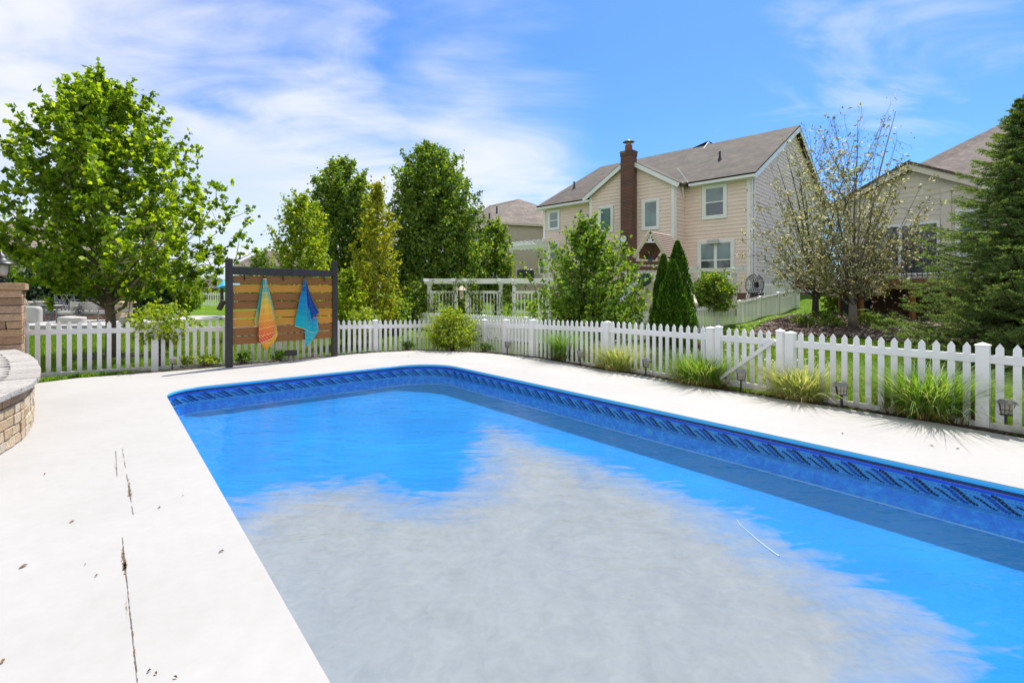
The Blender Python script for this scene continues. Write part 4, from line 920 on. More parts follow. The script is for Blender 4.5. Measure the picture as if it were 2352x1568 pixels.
# covered grill under the deck
def cover(name, c, w, d, h, mat, label, cat, rz=0, seed=1, group=None, e=.6):
    root = None; V = []; Fq = []; nu, nv = 18, 9; r_ = random.Random(seed)
    for j in range(nv + 1):
        v_ = j / nv; z_ = h * math.sin(min(1, v_ * 1.05) * math.pi / 2); sc_ = 1 if v_ < .5 else math.sqrt(max(0, 1 - ((v_ - .5) / .5) ** 2.4))
        for i in range(nu):
            a = 2 * math.pi * i / nu; ca, sa = math.cos(a), math.sin(a); k_ = 1 + .05 * mnoise.noise(Vector((ca * 2, sa * 2, v_ * 2 + seed)))
            x = math.copysign(abs(ca) ** e, ca) * w / 2 * sc_ * k_; y = math.copysign(abs(sa) ** e, sa) * d / 2 * sc_ * k_
            V.append((c[0] + x * math.cos(rz) - y * math.sin(rz), c[1] + x * math.sin(rz) + y * math.cos(rz), c[2] + z_ + .06 * mnoise.noise(Vector((x * 2, y * 2, seed))) * (v_ > .5)))
    for j in range(nv):
        for i in range(nu): Fq.append((j * nu + i, j * nu + (i + 1) % nu, (j + 1) * nu + (i + 1) % nu, (j + 1) * nu + i))
    o_ = np_mesh(name, V, Fq, mat, smooth=True); return tag(o_, label, cat, group)
p = terrain_hit(1990, 732); cover('covered_grill', (p.x + .3, p.y + 1.2, hz(p.x, p.y)), 1.0, .7, .9, pm('black_cover', (.012, .012, .016), .6, .2, 4, .1, 8), 'black cover draped over a low object beneath the deck', 'cover', 0, 3)
cover('covered_bin', (p.x + 1.0, p.y + 1.8, hz(p.x, p.y)), .85, .7, 1.05, pm('blue_cover', (.012, .02, .075), .5, .2, 4, .1, 8), 'dark blue covered bin against the brick base of the deck', 'cover', .2, 5)
cover('covered_grill', tuple(A(1207, 642, 38)[:2]) + (A(1207, 645, 38).z - .2,), 1.35, .7, 1.1, M['black'], 'black covered grill on the patio under the white awning', 'grill', 0, 8)

# ---------------- far left neighbour's house, distant houses
h4 = thing('house', (-40, 42, 0), 'grey sided house with white shutters and trim behind the lantern pillar', 'house')
w4 = Wall(A(64, 669, 40)[:2], (-1, .12)); 
if w4.n.y > 0: w4.n = -w4.n
mb = MB(); mb.prism([w4.p(.05, -.3, -.04), w4.p(12, -.3, -.04), w4.p(12, -.3, -9), w4.p(.05, -.3, -9)], (0, 0, 5.6)); mb.build('wall', M['siding_grey'], h4)
siding(h4, w4, [(0, -.2), (12, -.2), (12, 5.2), (0, 5.2)], M['siding_grey'], .2)
mb = MB(); bxw(mb, w4, -.02, .35, -.2, 5.2, .02, .07); mb.build('corner_board', M['whitetrim'], h4)
a_, z_ = w4.tz(10, 640); window(h4, w4, a_, a_ + 1.4, z_ - 1.2, z_ + .9, trim=.2)
slab(h4, 'roof', [w4.p(-.5, 5.2, .5), w4.p(12.5, 5.2, .5), w4.p(12.5, 8.2, -4.5), w4.p(4, 8.2, -4.5)], .12, M['roof_grey']); slab(h4, 'roof', [w4.p(-.5, 5.2, .5), w4.p(4, 8.2, -4.5), w4.p(-.5, 5.2, -9.5)], .12, M['roof_grey'])
def far_house(x0, x1, ye, yr, Y, label, wallm, roofm, yb=672):
    a = A(x0, ye, Y); b_ = A(x1, ye, Y); root = thing('house', ((a.x + b_.x) / 2, Y + 3, 0), label, 'house'); d_ = 7
    mb = MB(); mb.prism([(a.x + .4, Y + .4, -.5), (b_.x - .4, Y + .4, -.5), (b_.x - .4, Y + d_, -.5), (a.x + .4, Y + d_, -.5)], (0, 0, a.z + .5)); mb.build('wall', wallm, root)
    zr = zat(yr, Y + d_ / 2); m1, m2 = (a.x * .7 + b_.x * .3), (a.x * .3 + b_.x * .7)
    slab(root, 'roof', [(a.x, Y, a.z), (b_.x, Y, a.z), (m2, Y + d_ / 2, zr), (m1, Y + d_ / 2, zr)], .15, roofm); slab(root, 'roof', [(a.x, Y, a.z), (m1, Y + d_ / 2, zr), (a.x, Y + d_, a.z)], .15, roofm)
    slab(root, 'roof', [(b_.x, Y, a.z), (m2, Y + d_ / 2, zr), (b_.x, Y + d_, a.z)], .15, roofm); slab(root, 'roof', [(a.x, Y + d_, a.z), (b_.x, Y + d_, a.z), (m2, Y + d_ / 2, zr), (m1, Y + d_ / 2, zr)], .15, roofm)
    w_ = Wall((a.x + .4, Y + .4), (1, 0)); 
    if w_.n.y > 0: w_.n = -w_.n
    for k_ in range(3): tq = (b_.x - a.x - .8) * (k_ + .6) / 3.2; window(root, w_, tq, tq + 1.1, a.z - 2.2, a.z - .7, trim=.15)
    return root
far_house(528, 690, 612, 576, 75, 'distant white house with pale roof just above the wooden towel screen', M['whitetrim'], M['roof_grey'])
far_house(395, 520, 662, 640, 90, 'low distant brick house beyond the white pool fence', M['brick_wall'], M['roof_dark'])

# ================================================================ OTHER FENCES
W0, W1_, W2_ = Vector((-6.0, 25, 0)), Vector((-.9, 20.6, 0)), Vector((1.1, 17.3, 0)); W3 = Vector((6.5, 18.0, 0)); WN = Vector((.775, .632, 0)).normalized()
nf = thing('picket_fence', (6.5, 18, -.05), 'closely spaced white picket fence climbing the slope below the tan house', 'fence')
LNF = 9.9; topn = lambda t_: 1.10 + .82 * (max(0, t_) / LNF) ** 1.25; basen = lambda t_: topn(t_) - 1.2
PCN = {}
fence_run(nf, (6.6, 18.1), topn, basen, WN, (0, LNF), [LNF * k_ / 5.4 for k_ in range(6)], M['vinyl_warm'], s=.122, pw=.052, hrail=.07, above=.09, dog=True, pt=.03, pcache=PCN)
nf2 = thing('picket_fence', (1.1, 17.3, -.2), 'white picket fence behind the loose green tree, backing on the arbor', 'fence')
d_ = Vector((6.6 - 1.1, 18.1 - 17.3, 0)); topm = lambda t_: zat(728, 17.3) + (zat(709, 18.1) - zat(728, 17.3)) * t_ / d_.length
fence_run(nf2, (1.1, 17.3), topm, lambda t_: topm(t_) - 1.1, d_, (0, d_.length - .05), [0, 1.85, 3.7], M['vinyl_warm'], s=.125, pw=.06, hrail=.07, above=.10, dog=True, pt=.03, pcache=PCN)
nf3 = thing('picket_fence', (-3, 22, -.1), 'bluish white close set fence seen between the yellow tree and the arbor', 'fence')
d_ = Vector((1.1 + 6.0, 17.3 - 25.0, 0)); topk = lambda t_: zat(715, 25) + (zat(729, 17.3) - zat(715, 25)) * t_ / d_.length
fence_run(nf3, (-6.0, 25.0), topk, lambda t_: topk(t_) - 1.0, d_, (0, d_.length - .1), [0, 2.4, 4.8, 7.2, 9.6], M['vinyl_warm'], s=.12, pw=.085, hrail=.07, above=.10, dog=True, pt=.03, pcache=PCN)
nf4 = thing('picket_fence', (-32, 48, 0), 'distant white picket fence round a pool beyond the side lawn', 'fence')
pa, pb = A(385, 700, 46), A(530, 698, 46); d_ = Vector((pb.x - pa.x, 1.5, 0))
fence_run(nf4, (pa.x, pa.y), lambda t_: zat(672, 46), lambda t_: zat(702, 46), d_, (0, d_.length), [0, 2.4, 4.8], M['vinyl_warm'], s=.2, pw=.08, hrail=.1, above=.12, pcache=PCN)
nf5 = thing('picket_fence', (15, 30, 1.5), 'short white picket fence by the corner of the tan house', 'fence')
pa, pb = A(1752, 675, 25), A(1835, 678, 27); d_ = pb - pa
fence_run(nf5, (pa.x, pa.y), lambda t_: zat(650, 25.5), lambda t_: zat(688, 25.5), d_, (0, Vector((d_.x, d_.y, 0)).length), [], M['vinyl_warm'], s=.16, pw=.08, hrail=.07, above=.1, pcache=PCN)

# ---------------- white garden arbor (beams, posts, trellis panels)
def arbor(root, posts, ybeam, Y0, Y1, xr, zb0, panels, bh=.22):
    px0, px1 = xr; f_ = lambda px: Y0 + (Y1 - Y0) * (px - px0) / (px1 - px0)
    a, b_ = A(px0, ybeam, f_(px0)), A(px1, ybeam, f_(px1)); b_.z = a.z
    n_ = (b_ - a).normalized().cross(Vector((0, 0, 1)))
    for s_ in (-1, 1):
        mb = MB(); mb.bar(a + n_ * s_ * .09, b_ + n_ * s_ * .09, .05, bh); mb.build('beam', M['vinyl'], root)
    P = {}
    for px in posts:
        Yp = f_(px); x = xat(px, Yp); P[px] = Vector((x, Yp, 0)); mb = MB(); mb.box((x, Yp, (a.z - .1 + zb0) / 2), (.17, .17, a.z - .1 - zb0)); mb.box((x, Yp, a.z - .14), (.25, .25, .06)); mb.build('post', M['vinyl'], root)
    for px in posts:
        mb = MB(); p = P[px]; mb.bar((p.x - n_.x * .9, p.y - n_.y * .9, a.z + .05), (p.x + n_.x * .9, p.y + n_.y * .9, a.z + .05), .05, .14); mb.build('rafter', M['vinyl'], root)
    for (q0, q1) in panels:
        pa, pb = P[q0], P[q1]; zt = a.z - .52; mb = MB()
        for (z_, h_) in ((zt, .13), (zt - .92, .05), (zb0 + .18, .10)):
            mb = MB(); mb.bar((pa.x, pa.y, z_), (pb.x, pb.y, z_), .05, h_); mb.build('panel_rail', M['vinyl'], root)
        n2 = int((pb - pa).length / .16)
        for k_ in range(1, n2): p = pa.lerp(pb, k_ / n2); mb = MB(); mb.box((p.x, p.y, (zt + zb0 + .18) / 2), (.055, .03, zt - zb0 - .18)); mb.build('slat', M['vinyl'], root)
ar = thing('garden_arbor', (-1, 23.2, 0), 'long white garden arbor with trellis panels between its posts', 'arbor')
arbor(ar, [986, 1047, 1073, 1150, 1181, 1262], 646, 23.6, 22.8, (976, 1270), .05, [(986, 1047), (1073, 1150), (1181, 1262)], .24)
ar2 = thing('garden_arbor', (10, 21, .9), 'short white arbor over the round shrub below the tan house', 'arbor')
arbor(ar2, [1586, 1686], 620, 20.2, 20.2, (1578, 1709), .7, [(1586, 1686)], .14)
# ================================================================ TOWEL SCREEN
SL, SR = G(526, 843), G(768, 818)
sw = Wall(SL[:2], (SR.x - SL.x, SR.y - SL.y)); 
if sw.n.y > 0: sw.n = -sw.n
SW = (Vector((SR.x, SR.y, 0)) - sw.o).length
scr = thing('privacy_screen', tuple(SL), 'slatted wooden privacy screen between two charcoal posts, with towel hooks', 'screen')
for (t_, ht) in ((0, zat(594, SL.y)), (SW, zat(600, SR.y))):
    mb = MB(); p = sw.p(t_, ht / 2); mb.box(p, (.125, .125, ht), rz=math.atan2(sw.d.y, sw.d.x)); mb.build('post', M['dark_post'], scr, bevel=.006)
def zs(px, py): return sw.tz(470.4 + .2 * px, 548.8 + .2 * py)
rows = [(338, 420, 345, 432, 'dark'), (425, 515, 437, 520, 'b'), (528, 615, 530, 610, 'g'), (632, 714, 630, 712, 'b'), (735, 815, 732, 805, 'b'), (830, 922, 808, 888, 'g'), (938, 1022, 900, 980, 'g'), (1036, 1120, 990, 1064, 'b'), (1132, 1218, 1075, 1150, 'b')]
zl0 = zs(290, 338)[1]; 
ztop = (zs(290, 340)[1] + zs(1460, 362)[1]) / 2
zz_ = []
for (a0, a1, b0, b1, k_) in rows:
    zt = (zs(295, a0)[1] + zs(1462, b0)[1]) / 2; zb_ = (zs(295, a1)[1] + zs(1462, b1)[1]) / 2; zz_.append((zt, zb_, k_))
H_ = zz_[0][0] - zz_[-1][1]; pitch = H_ / 9; zcur = zz_[0][0]
order = ['dark', 'b', 'g', 'b', 'b', 'g', 'g', 'b', 'b']; r_ = random.Random(2)
for i, k_ in enumerate(order):
    zt = zcur - i * pitch; hh = pitch - .022; mb = MB(); tl = r_.uniform(-.004, .004)
    o_ = .075 if k_ == 'dark' else -.015
    a = sw.p(.064, zt - hh / 2 + tl, o_ * .3); b_ = sw.p(SW - .064, zt - hh / 2 - tl, o_ * .3)
    mb.bar(a, b_, .036 if k_ != 'dark' else .05, hh)
    mb.build('board', M['dark_post'] if k_ == 'dark' else (M['board_gold'] if k_ == 'g' else M['board_brown']), scr, bevel=.003, label={'dark': 'charcoal top board', 'g': 'golden stained board', 'b': 'brown stained board'}[k_])
hooks = []
for px in (447, 671, 888, 1130, 1360):
    t_ = zs(px, 440)[0]; z_ = zcur - pitch - .01; mb = MB(); mb.bar(sw.p(t_, z_ + .04, .045), sw.p(t_, z_ - .07, .045), .012, .03); mb.tube([sw.p(t_, z_ - .06, .05), sw.p(t_, z_ - .08, .09), sw.p(t_, z_ - .04, .11)], .009, 5); mb.build('hook', M['black'], scr); hooks.append((t_, z_))
# ---- towels: draped grids of printed terry cloth
def towel_mat(name, stops, line, nrow, mode=1):
    m, t, b, o = new_mat(name); uv = t.nodes.new('ShaderNodeUVMap'); sp = t.nodes.new('ShaderNodeSeparateXYZ'); t.links.new(uv.outputs[0], sp.inputs[0])
    mt = lambda op, a, b_=None: wmath(op, a, b_, tree=t)
    base = ramp(t, mt('ADD', sp.outputs[1], mt('MULTIPLY', sp.outputs[0], -.06)), stops)
    zig = mt('ABSOLUTE', mt('SUBTRACT', mt('FRACT', mt('MULTIPLY', sp.outputs[0], 1.5)), .5))
    rowf = mt('MULTIPLY', sp.outputs[1], nrow); par = mt('FLOOR', rowf); sgn = mt('SUBTRACT', mt('MULTIPLY', mt('FRACT', mt('MULTIPLY', par, .5)), 4), 1)
    ph = mt('FRACT', mt('ADD', mt('MULTIPLY', sp.outputs[0], 6.5), mt('MULTIPLY', mt('MULTIPLY', mt('FRACT', rowf), sgn), 2.2)))
    ln = mt('LESS_THAN', ph, .24); rl = mt('LESS_THAN', mt('FRACT', rowf), .11); msk = mt('MULTIPLY', mt('MAXIMUM', ln, rl), .8)
    c = tmix(t, msk, base, line); c = tmix(t, 1, c, ramp(t, tnoise(t, 70, 3), [(.3, (.8, .8, .8)), (.7, (1.1, 1.1, 1.1))]), 'MULTIPLY')
    t.links.new(c, b.inputs['Base Color']); b.inputs['Roughness'].default_value = .95; b.inputs['Sheen Weight'].default_value = .3; b.inputs['Specular IOR Level'].default_value = .1
    tbump(t, b, tnoise(t, 160, 3), .6, .004); return m
def layer(root, name, rows_, mat, depth, folds=3, amp=.022, nu=16, seed=0, hemm=None, label=None):
    """rows_: (y, xl, xr) in the zoomed survey; cloth between left and right edges"""
    ys_ = [r__[0] for r__ in rows_]; nv = 26; V = []; UV = []; y0, y1 = ys_[0], ys_[-1]
    for j in range(nv + 1):
        v_ = j / nv; y = y0 + (y1 - y0) * v_; xl = np.interp(y, ys_, [r__[1] for r__ in rows_]); xr = np.interp(y, ys_, [r__[2] for r__ in rows_])
        sl = rows_[-1][3] if len(rows_[-1]) > 3 else 0
        for i in range(nu + 1):
            u = i / nu; x = xl + (xr - xl) * u; yy = y + (u - .5) * sl * v_ ** 2; t_, z_ = zs(x, yy)
            w_ = (.25 + .75 * v_); off = .055 + depth + 1.5 * amp * w_ * (math.sin(u * folds * math.pi * 2 + seed + v_ * .8) + .4 * math.sin(u * 11 + seed * 2 + v_ * 3))
            V.append(sw.p(t_, z_, off)); UV.append((u, v_))
    Fq = [(j * (nu + 1) + i, j * (nu + 1) + i + 1, (j + 1) * (nu + 1) + i + 1, (j + 1) * (nu + 1) + i) for j in range(nv) for i in range(nu)]
    o_ = np_mesh(name, [tuple(p) for p in V], Fq, mat, root, True)
    uv = o_.data.uv_layers.new(name='UVMap')
    for lp in o_.data.loops: uv.data[lp.index].uv = UV[lp.vertex_index]
    so = o_.modifiers.new('thickness', 'SOLIDIFY'); so.thickness = .006; so.offset = -1
    if hemm is not None:
        e = [V[nv * (nu + 1) + i] + sw.n * .004 for i in range(nu + 1)]; mb = MB(); mb.tube(e, .006, 5); mb.build('hem', hemm, root)
    if label: o_['label'] = label
    return o_
cor = pm('coral_cloth', (.78, .16, .09), .9, .05, 8, 0); wht = pm('white_piping', (.8, .76, .68), .9, .05, 8, 0)
t1r = thing('beach_towel', tuple(sw.p(hooks[1][0], hooks[1][1] - .06, .08)), 'teal, yellow, orange and red herringbone beach towel on the second hook', 'towel', 'beach towels hanging from the screen')
tealm = towel_mat('teal_yellow_print', [(.0, (.0, .33, .34)), (.62, (.0, .36, .33)), (.74, (.45, .42, .05)), (1, (.78, .42, .01))], (.1, .5, .5), 14)
hot = towel_mat('sunset_print', [(.0, (.0, .38, .38)), (.16, (.02, .45, .38)), (.28, (.50, .52, .10)), (.40, (.85, .50, .015)), (.58, (.86, .33, .01)), (.72, (.86, .19, .015)), (.85, (.80, .06, .03)), (1, (.75, .035, .04))], (.90, .62, .20), 9)
layer(t1r, 'side_fold', [(458, 655, 672), (600, 625, 690), (740, 600, 680), (850, 577, 660), (960, 554, 640), (1012, 592, 625)], tealm, .0, 1.0, .010, seed=1)
layer(t1r, 'back_fold', [(458, 680, 695), (600, 690, 728), (780, 700, 776), (940, 700, 802), (1095, 660, 831), (1190, 640, 786), (1268, 676, 692)], towel_mat('citrus_print', [(.0, (.0, .36, .36)), (.4, (.05, .42, .33)), (.6, (.5, .48, .05)), (.8, (.83, .40, .01)), (1, (.85, .22, .01))], (.9, .6, .15), 10), .008, 1.5, .012, seed=2, hemm=cor)
layer(t1r, 'cloth', [(458, 660, 686), (560, 648, 700), (700, 630, 735), (820, 615, 760), (950, 600, 788), (1060, 598, 804), (1130, 603, 790), (1165, 606, 775, -75)], hot, .03, 1.6, .020, seed=.5, hemm=wht)
t2r = thing('beach_towel', tuple(sw.p(hooks[3][0], hooks[3][1] - .06, .08)), 'blue and turquoise herringbone beach towel with coral hem on the fourth hook', 'towel', 'beach towels hanging from the screen')
blu = towel_mat('lagoon_print', [(.0, (.005, .045, .22)), (.22, (.005, .05, .25)), (.26, (.0, .16, .42)), (.5, (.0, .20, .48)), (.54, (.0, .25, .42)), (.70, (.0, .28, .42)), (.74, (.0, .38, .44)), (1, (.0, .42, .46))], (.04, .42, .55), 8)
navy = towel_mat('navy_print', [(0, (.005, .03, .17)), (.6, (.006, .035, .22)), (1, (.006, .05, .28))], (.02, .14, .42), 9)
layer(t2r, 'side_fold', [(462, 1128, 1140), (560, 1140, 1175), (640, 1145, 1196), (760, 1155, 1244), (868, 1175, 1302), (915, 1190, 1250, -60)], navy, .012, 1.2, .012, seed=4, hemm=cor)
layer(t2r, 'lower_fold', [(900, 1190, 1275), (1000, 1135, 1290), (1050, 1134, 1294), (1130, 1138, 1245), (1232, 1140, 1150)], towel_mat('turquoise_print', [(0, (.0, .2, .5)), (.4, (.0, .36, .5)), (1, (.03, .45, .46))], (.15, .6, .62), 6), .0, 1.4, .014, seed=6, hemm=cor)
layer(t2r, 'cloth', [(462, 1118, 1136), (600, 1092, 1160), (740, 1062, 1180), (860, 1040, 1200), (960, 1024, 1222), (1035, 1018, 1242, 85)], blu, .03, 1.4, .022, seed=3, hemm=wht)

# ---- small flood lamp box on the slab behind the screen
p = G(668, 829); fl_ = thing('ground_floodlight', tuple(p), 'small black box floodlight on a stubby stand under the screen', 'floodlight')
mb = MB(); mb.box(p + Vector((0, 0, .20)), (.26, .12, .13), rz=.1); mb.build('housing', M['black'], fl_, bevel=.006)
mb = MB(); mb.bar(p + Vector((-.07, 0, 0)), p + Vector((-.05, 0, .15)), .03, .03); mb.bar(p + Vector((.07, 0, 0)), p + Vector((.05, 0, .15)), .03, .03); mb.build('stand', M['bark_grey'], fl_)

# ================================================================ PATH LIGHTS
def make_light():
    root = thing('path_light', (0, 0, 0), 'x', 'path light', 'lantern path lights round the deck')
    mb = MB(); mb.box((0, 0, .09), (.030, .030, .24)); mb.build('stake', M['black'], root)
    mb = MB(); mb.box((0, 0, .213), (.115, .115, .012)); mb.build('base_plate', M['black'], root)
    b0, b1, z0, z1 = .050, .066, .22, .352
    mb = MB(); mb.v = [Vector((s_[0] * w_ * .92, s_[1] * w_ * .92, z_)) for (w_, z_) in ((b0, z0), (b1, z1)) for s_ in ((-1, -1), (1, -1), (1, 1), (-1, 1))]
    mb.f = [(0, 1, 5, 4), (1, 2, 6, 5), (2, 3, 7, 6), (3, 0, 4, 7)]; mb.build('lantern_glass', M['lantern_glass'], root)
    mb = MB()
    cs = [(-1, -1), (1, -1), (1, 1), (-1, 1)]
    for i in range(4):
        a, b_ = cs[i], cs[(i + 1) % 4]
        mb.bar((a[0] * b0, a[1] * b0, z0), (a[0] * b1, a[1] * b1, z1), .007, .007)
        for k_ in (.33, .67) : mb.bar(((a[0] + (b_[0] - a[0]) * k_) * b0, (a[1] + (b_[1] - a[1]) * k_) * b0, z0), ((a[0] + (b_[0] - a[0]) * k_) * b1, (a[1] + (b_[1] - a[1]) * k_) * b1, z1), .004, .004)
        for k_ in (0, .38, 1): w_ = b0 + (b1 - b0) * k_; z_ = z0 + (z1 - z0) * k_; mb.bar((a[0] * w_, a[1] * w_, z_), (b_[0] * w_, b_[1] * w_, z_), .006, .006)
    mb.build('cage', M['black'], root)
    mb = MB(); mb.v = [Vector(p) for p in ((-.092, -.092, .352), (.092, -.092, .352), (.092, .092, .352), (-.092, .092, .352), (-.058, -.058, .392), (.058, -.058, .392), (.058, .058, .392), (-.058, .058, .392))]
    mb.f = [(3, 2, 1, 0), (4, 5, 6, 7), (0, 1, 5, 4), (1, 2, 6, 5), (2, 3, 7, 6), (3, 0, 4, 7)]; mb.build('cap', pm('lamp_cap', (.22, .21, .23), .35, .1, 9, 0, metal=.3), root)
    return root
LT = [(395, 850, 0, .78, 'black stake path light beside the leggy shrub at the far left of the fence'), (822, 806, .3, .9, 'path light in front of the thin shrub just right of the towel screen'), (1165, 812, .2, .9, 'path light between the round yellow bush and the first grass clump'),
      (1333, 838, .1, .93, 'path light between the first and second grass clumps'), (1483, 863, .15, .95, 'path light at the right end of the second grass clump'), (1701, 898, .1, 1.0, 'path light in front of the gate brace'),
      (1934, 936, .2, 1.0, 'path light between the fourth grass clump and the largest one'), (2309, 988, .25, 1.03, 'nearest path light, right of the largest grass clump')]
proto = make_light()
for i, (x, y, a, s_, lab) in enumerate(LT):
    o_ = proto if i == 0 else copy_tree(proto); p = G(x, y, -.01); o_.location = p + Vector((0, 0, -.02)); o_.rotation_euler = (random.uniform(-.03, .03), random.uniform(-.04, .04), a - math.atan2(p.x, p.y)); o_.scale = (s_, s_, s_); o_['label'] = lab

# ================================================================ PLANTS
def rand_dirs(n):
    v_ = rng.normal(size=(n, 3)); return v_ / np.linalg.norm(v_, axis=1)[:, None]
def leaves(name, P, size, mat, parent, elong=1.5, up=.0, fold=.25, dirs=None, spread=1.0):
    """one bent four-cornered leaf at every point"""
    P = np.asarray(P, np.float32); n = len(P); d = rand_dirs(n) if dirs is None else dirs + rng.normal(scale=.35 * spread, size=(n, 3))
    d[:, 2] += up; d /= np.linalg.norm(d, axis=1)[:, None]; q_ = rand_dirs(n); s_ = np.cross(d, q_); s_ /= np.linalg.norm(s_, axis=1)[:, None] + 1e-9; nn = np.cross(d, s_)
    L_ = (size * rng.uniform(.6, 1.35, n))[:, None]; Wd = L_ / elong
    V = np.stack([P, P + d * L_ * .5 + s_ * Wd * .5 + nn * L_ * fold * .3, P + d * L_ - nn * L_ * fold * .3, P + d * L_ * .5 - s_ * Wd * .5 + nn * L_ * fold * .3], 1).reshape(-1, 3)
    return np_mesh(name, V, np.arange(4 * n).reshape(n, 4), mat, parent)
def interp_profile(prof, z): return float(np.interp(z, [p[0] for p in prof], [p[1] for p in prof]))
def tree(name, base, H, prof, label, cat, leafm, barkm, nb=60, nl=20000, lsize=.1, trunk_r=.1, rise=.9, puff=.35, fill=.3, elong=1.3, zc=.15, seed=1, twigs=2, group=None, stems=1, tips=1.0, lean=(0, 0), brt=.035, droop=.0, lup=-.25, low=0, trunk_top=.94, asym=None):
    """prof: [(height above base, radius)]"""
    r_ = random.Random(seed); base = Vector(base); root = thing(name, tuple(base), label, cat, group)
    zmin = prof[0][0]; pts = []; wts = []
    tk = MB(); ax = []
    for k_ in range(9):
        u = k_ / 8; ax.append(Vector((lean[0] * u ** 1.3 + .05 * trunk_r * 10 * math.sin(u * 5 + seed), lean[1] * u + .04 * trunk_r * 10 * math.cos(u * 4 + seed), H * trunk_top * u)))
    rad = [trunk_r * (1.35 if k_ == 0 else 1) * (1 - .93 * (k_ / 8) ** .9) + .006 for k_ in range(9)]
    def axis(z): 
        u = min(.9999, max(0, z / (H * trunk_top))) * 8; i = int(u); return ax[i].lerp(ax[i + 1], u - i)
    if stems == 1: tk.tube([base + a for a in ax], rad, 8)
    else:
        for s_ in range(stems):
            a = 2 * math.pi * s_ / stems + r_.uniform(-.4, .4); top = r_.uniform(.62, .98) * H; rr = interp_profile(prof, top * .8) * (r_.uniform(.55, 1.1) if low else r_.uniform(.3, .75))
            tk.tube([base, base + Vector((0, 0, .6)), base + Vector((0, 0, 1.15))], [trunk_r * 1.25, trunk_r, trunk_r * .8], 8) if (low and s_ == 0) else None
            k0 = .14 if low else 0
            pp = [base + Vector((math.cos(a) * rr * (max(0, u - k0) ** 1.1) + .04 * math.sin(u * 9 + s_), math.sin(a) * rr * (max(0, u - k0) ** 1.1) + .04 * math.cos(u * 8 + s_), top * u)) for u in [i / 8 for i in range(9)]]
            tk.tube(pp, [trunk_r * (.42 if low else .75) * (1 - .9 * i / 8) + .004 for i in range(9)], 6)
            for i in range(3, 9): pts.append((pp[i] - base, puff * .7)); 
    tk.build('trunk', barkm, root, smooth=True); barkb = M['bark_dark'] if barkm is M['bark_grey'] else barkm
    br = MB(); gold = 2.399963
    for i in range(nb):
        u = (i + .5) / nb; ze = zmin + (H * 1.0 - zmin) * (u ** .92); a = i * gold + r_.uniform(-.35, .35)
        Rr = interp_profile(prof, ze) * r_.uniform(.72, 1.12)
        if asym: Rr *= 1 + asym[0] * math.cos(a - asym[1])
        zs_ = max(zmin * r_.uniform(.55, .9), ze - rise * Rr * r_.uniform(.8, 1.2)); zs_ = min(zs_, H * trunk_top * .97)
        s0 = axis(zs_); ctr = axis(ze); e = ctr + Vector((math.cos(a) * Rr, math.sin(a) * Rr, 0)); e.z = ze + r_.uniform(-.1, .15) * puff * 2 - droop * Rr
        mid = s0.lerp(e, .5) + Vector((0, 0, -.10 * Rr if droop == 0 else .12 * Rr))
        pp = []
        for k_ in range(6):
            w = k_ / 5; q_ = s0 * (1 - w) ** 2 + mid * 2 * w * (1 - w) + e * w * w; q_ = q_ + Vector((r_.gauss(0, .02), r_.gauss(0, .02), r_.gauss(0, .02))) * Rr; pp.append(base + q_)
        b0 = brt * (.35 + .65 * (1 - ze / H)) * max(.5, Rr); br.tube(pp, [b0 * (1 - .85 * k_ / 5) + .003 for k_ in range(6)], 4, cap=False)
        for k_ in range(2, 6):
            w = k_ / 5; pts.append((pp[k_] - base, puff * (1.1 - .45 * w)))
            for _ in range(twigs):
                dd = Vector((r_.gauss(0, 1), r_.gauss(0, 1), r_.gauss(.3, .6))).normalized() * Rr * r_.uniform(.12, .34)
                q_ = pp[k_] - base + dd; br.tube([pp[k_], pp[k_] + dd * .6 + Vector((0, 0, -.03)), pp[k_] + dd], [b0 * .35 + .002, b0 * .22 + .002, .002], 3, cap=False); pts.append((q_, puff * .75))
        if r_.random() < tips:   # upright tuft at the end
            q_ = pp[-1] - base
            for j in range(3): q_ = q_ + Vector((math.cos(a) * .10, math.sin(a) * .10, .16)) * (.6 + Rr * .25); pts.append((q_, puff * (.45 - .1 * j)))
    br.build('branches', barkb, root)
    C = np.array([tuple(p) for p, _ in pts]); Sg = np.array([s_ for _, s_ in pts])
    n1_ = int(nl * (1 - fill)); wg = Sg ** 1.3
    if low: wg = wg * np.clip(1.15 - np.clip((C[:, 2] / H - .38) / (.62 * low), 0, 1), .12, 1)
    k_ = rng.choice(len(C), n1_, p=wg / wg.sum())
    rad_ = np.abs(rng.normal(0, .5, n1_))[:, None]; P = C[k_] + rand_dirs(n1_) * rad_ * Sg[k_][:, None] * np.array([1, 1, .8])
    nf_ = nl - n1_
    if nf_ > 0:
        z = rng.uniform(zmin, H, nf_ * 2); pr = np.interp(z, [p[0] for p in prof], [p[1] for p in prof]); kk = rng.uniform(0, 1, nf_ * 2) < (pr / pr.max()) ** 1.5; z = z[kk][:nf_]; pr = pr[kk][:nf_]
        a = rng.uniform(0, 2 * np.pi, len(z)); rr = pr * np.sqrt(rng.uniform(.1, .98, len(z))); nz = np.array([mnoise.noise(Vector((math.cos(a_) * r2_ * 1.4, math.sin(a_) * r2_ * 1.4, z_ * 1.4))) for a_, r2_, z_ in zip(a, rr, z)])
        kk = nz > -.12; axx = np.array([tuple(axis(z_)) for z_ in z]); P2 = np.stack([axx[:, 0] + np.cos(a) * rr, axx[:, 1] + np.sin(a) * rr, z], -1)[kk]; P = np.concatenate([P, P2])
    P = P[P[:, 2] > .12]
    leaves('foliage', P + np.array(tuple(base)), lsize, leafm, root, elong, up=lup)
    return root
def gb(px, Y, dz=0): x = xat(px, Y); return (x, Y, hz(x, Y) + dz)

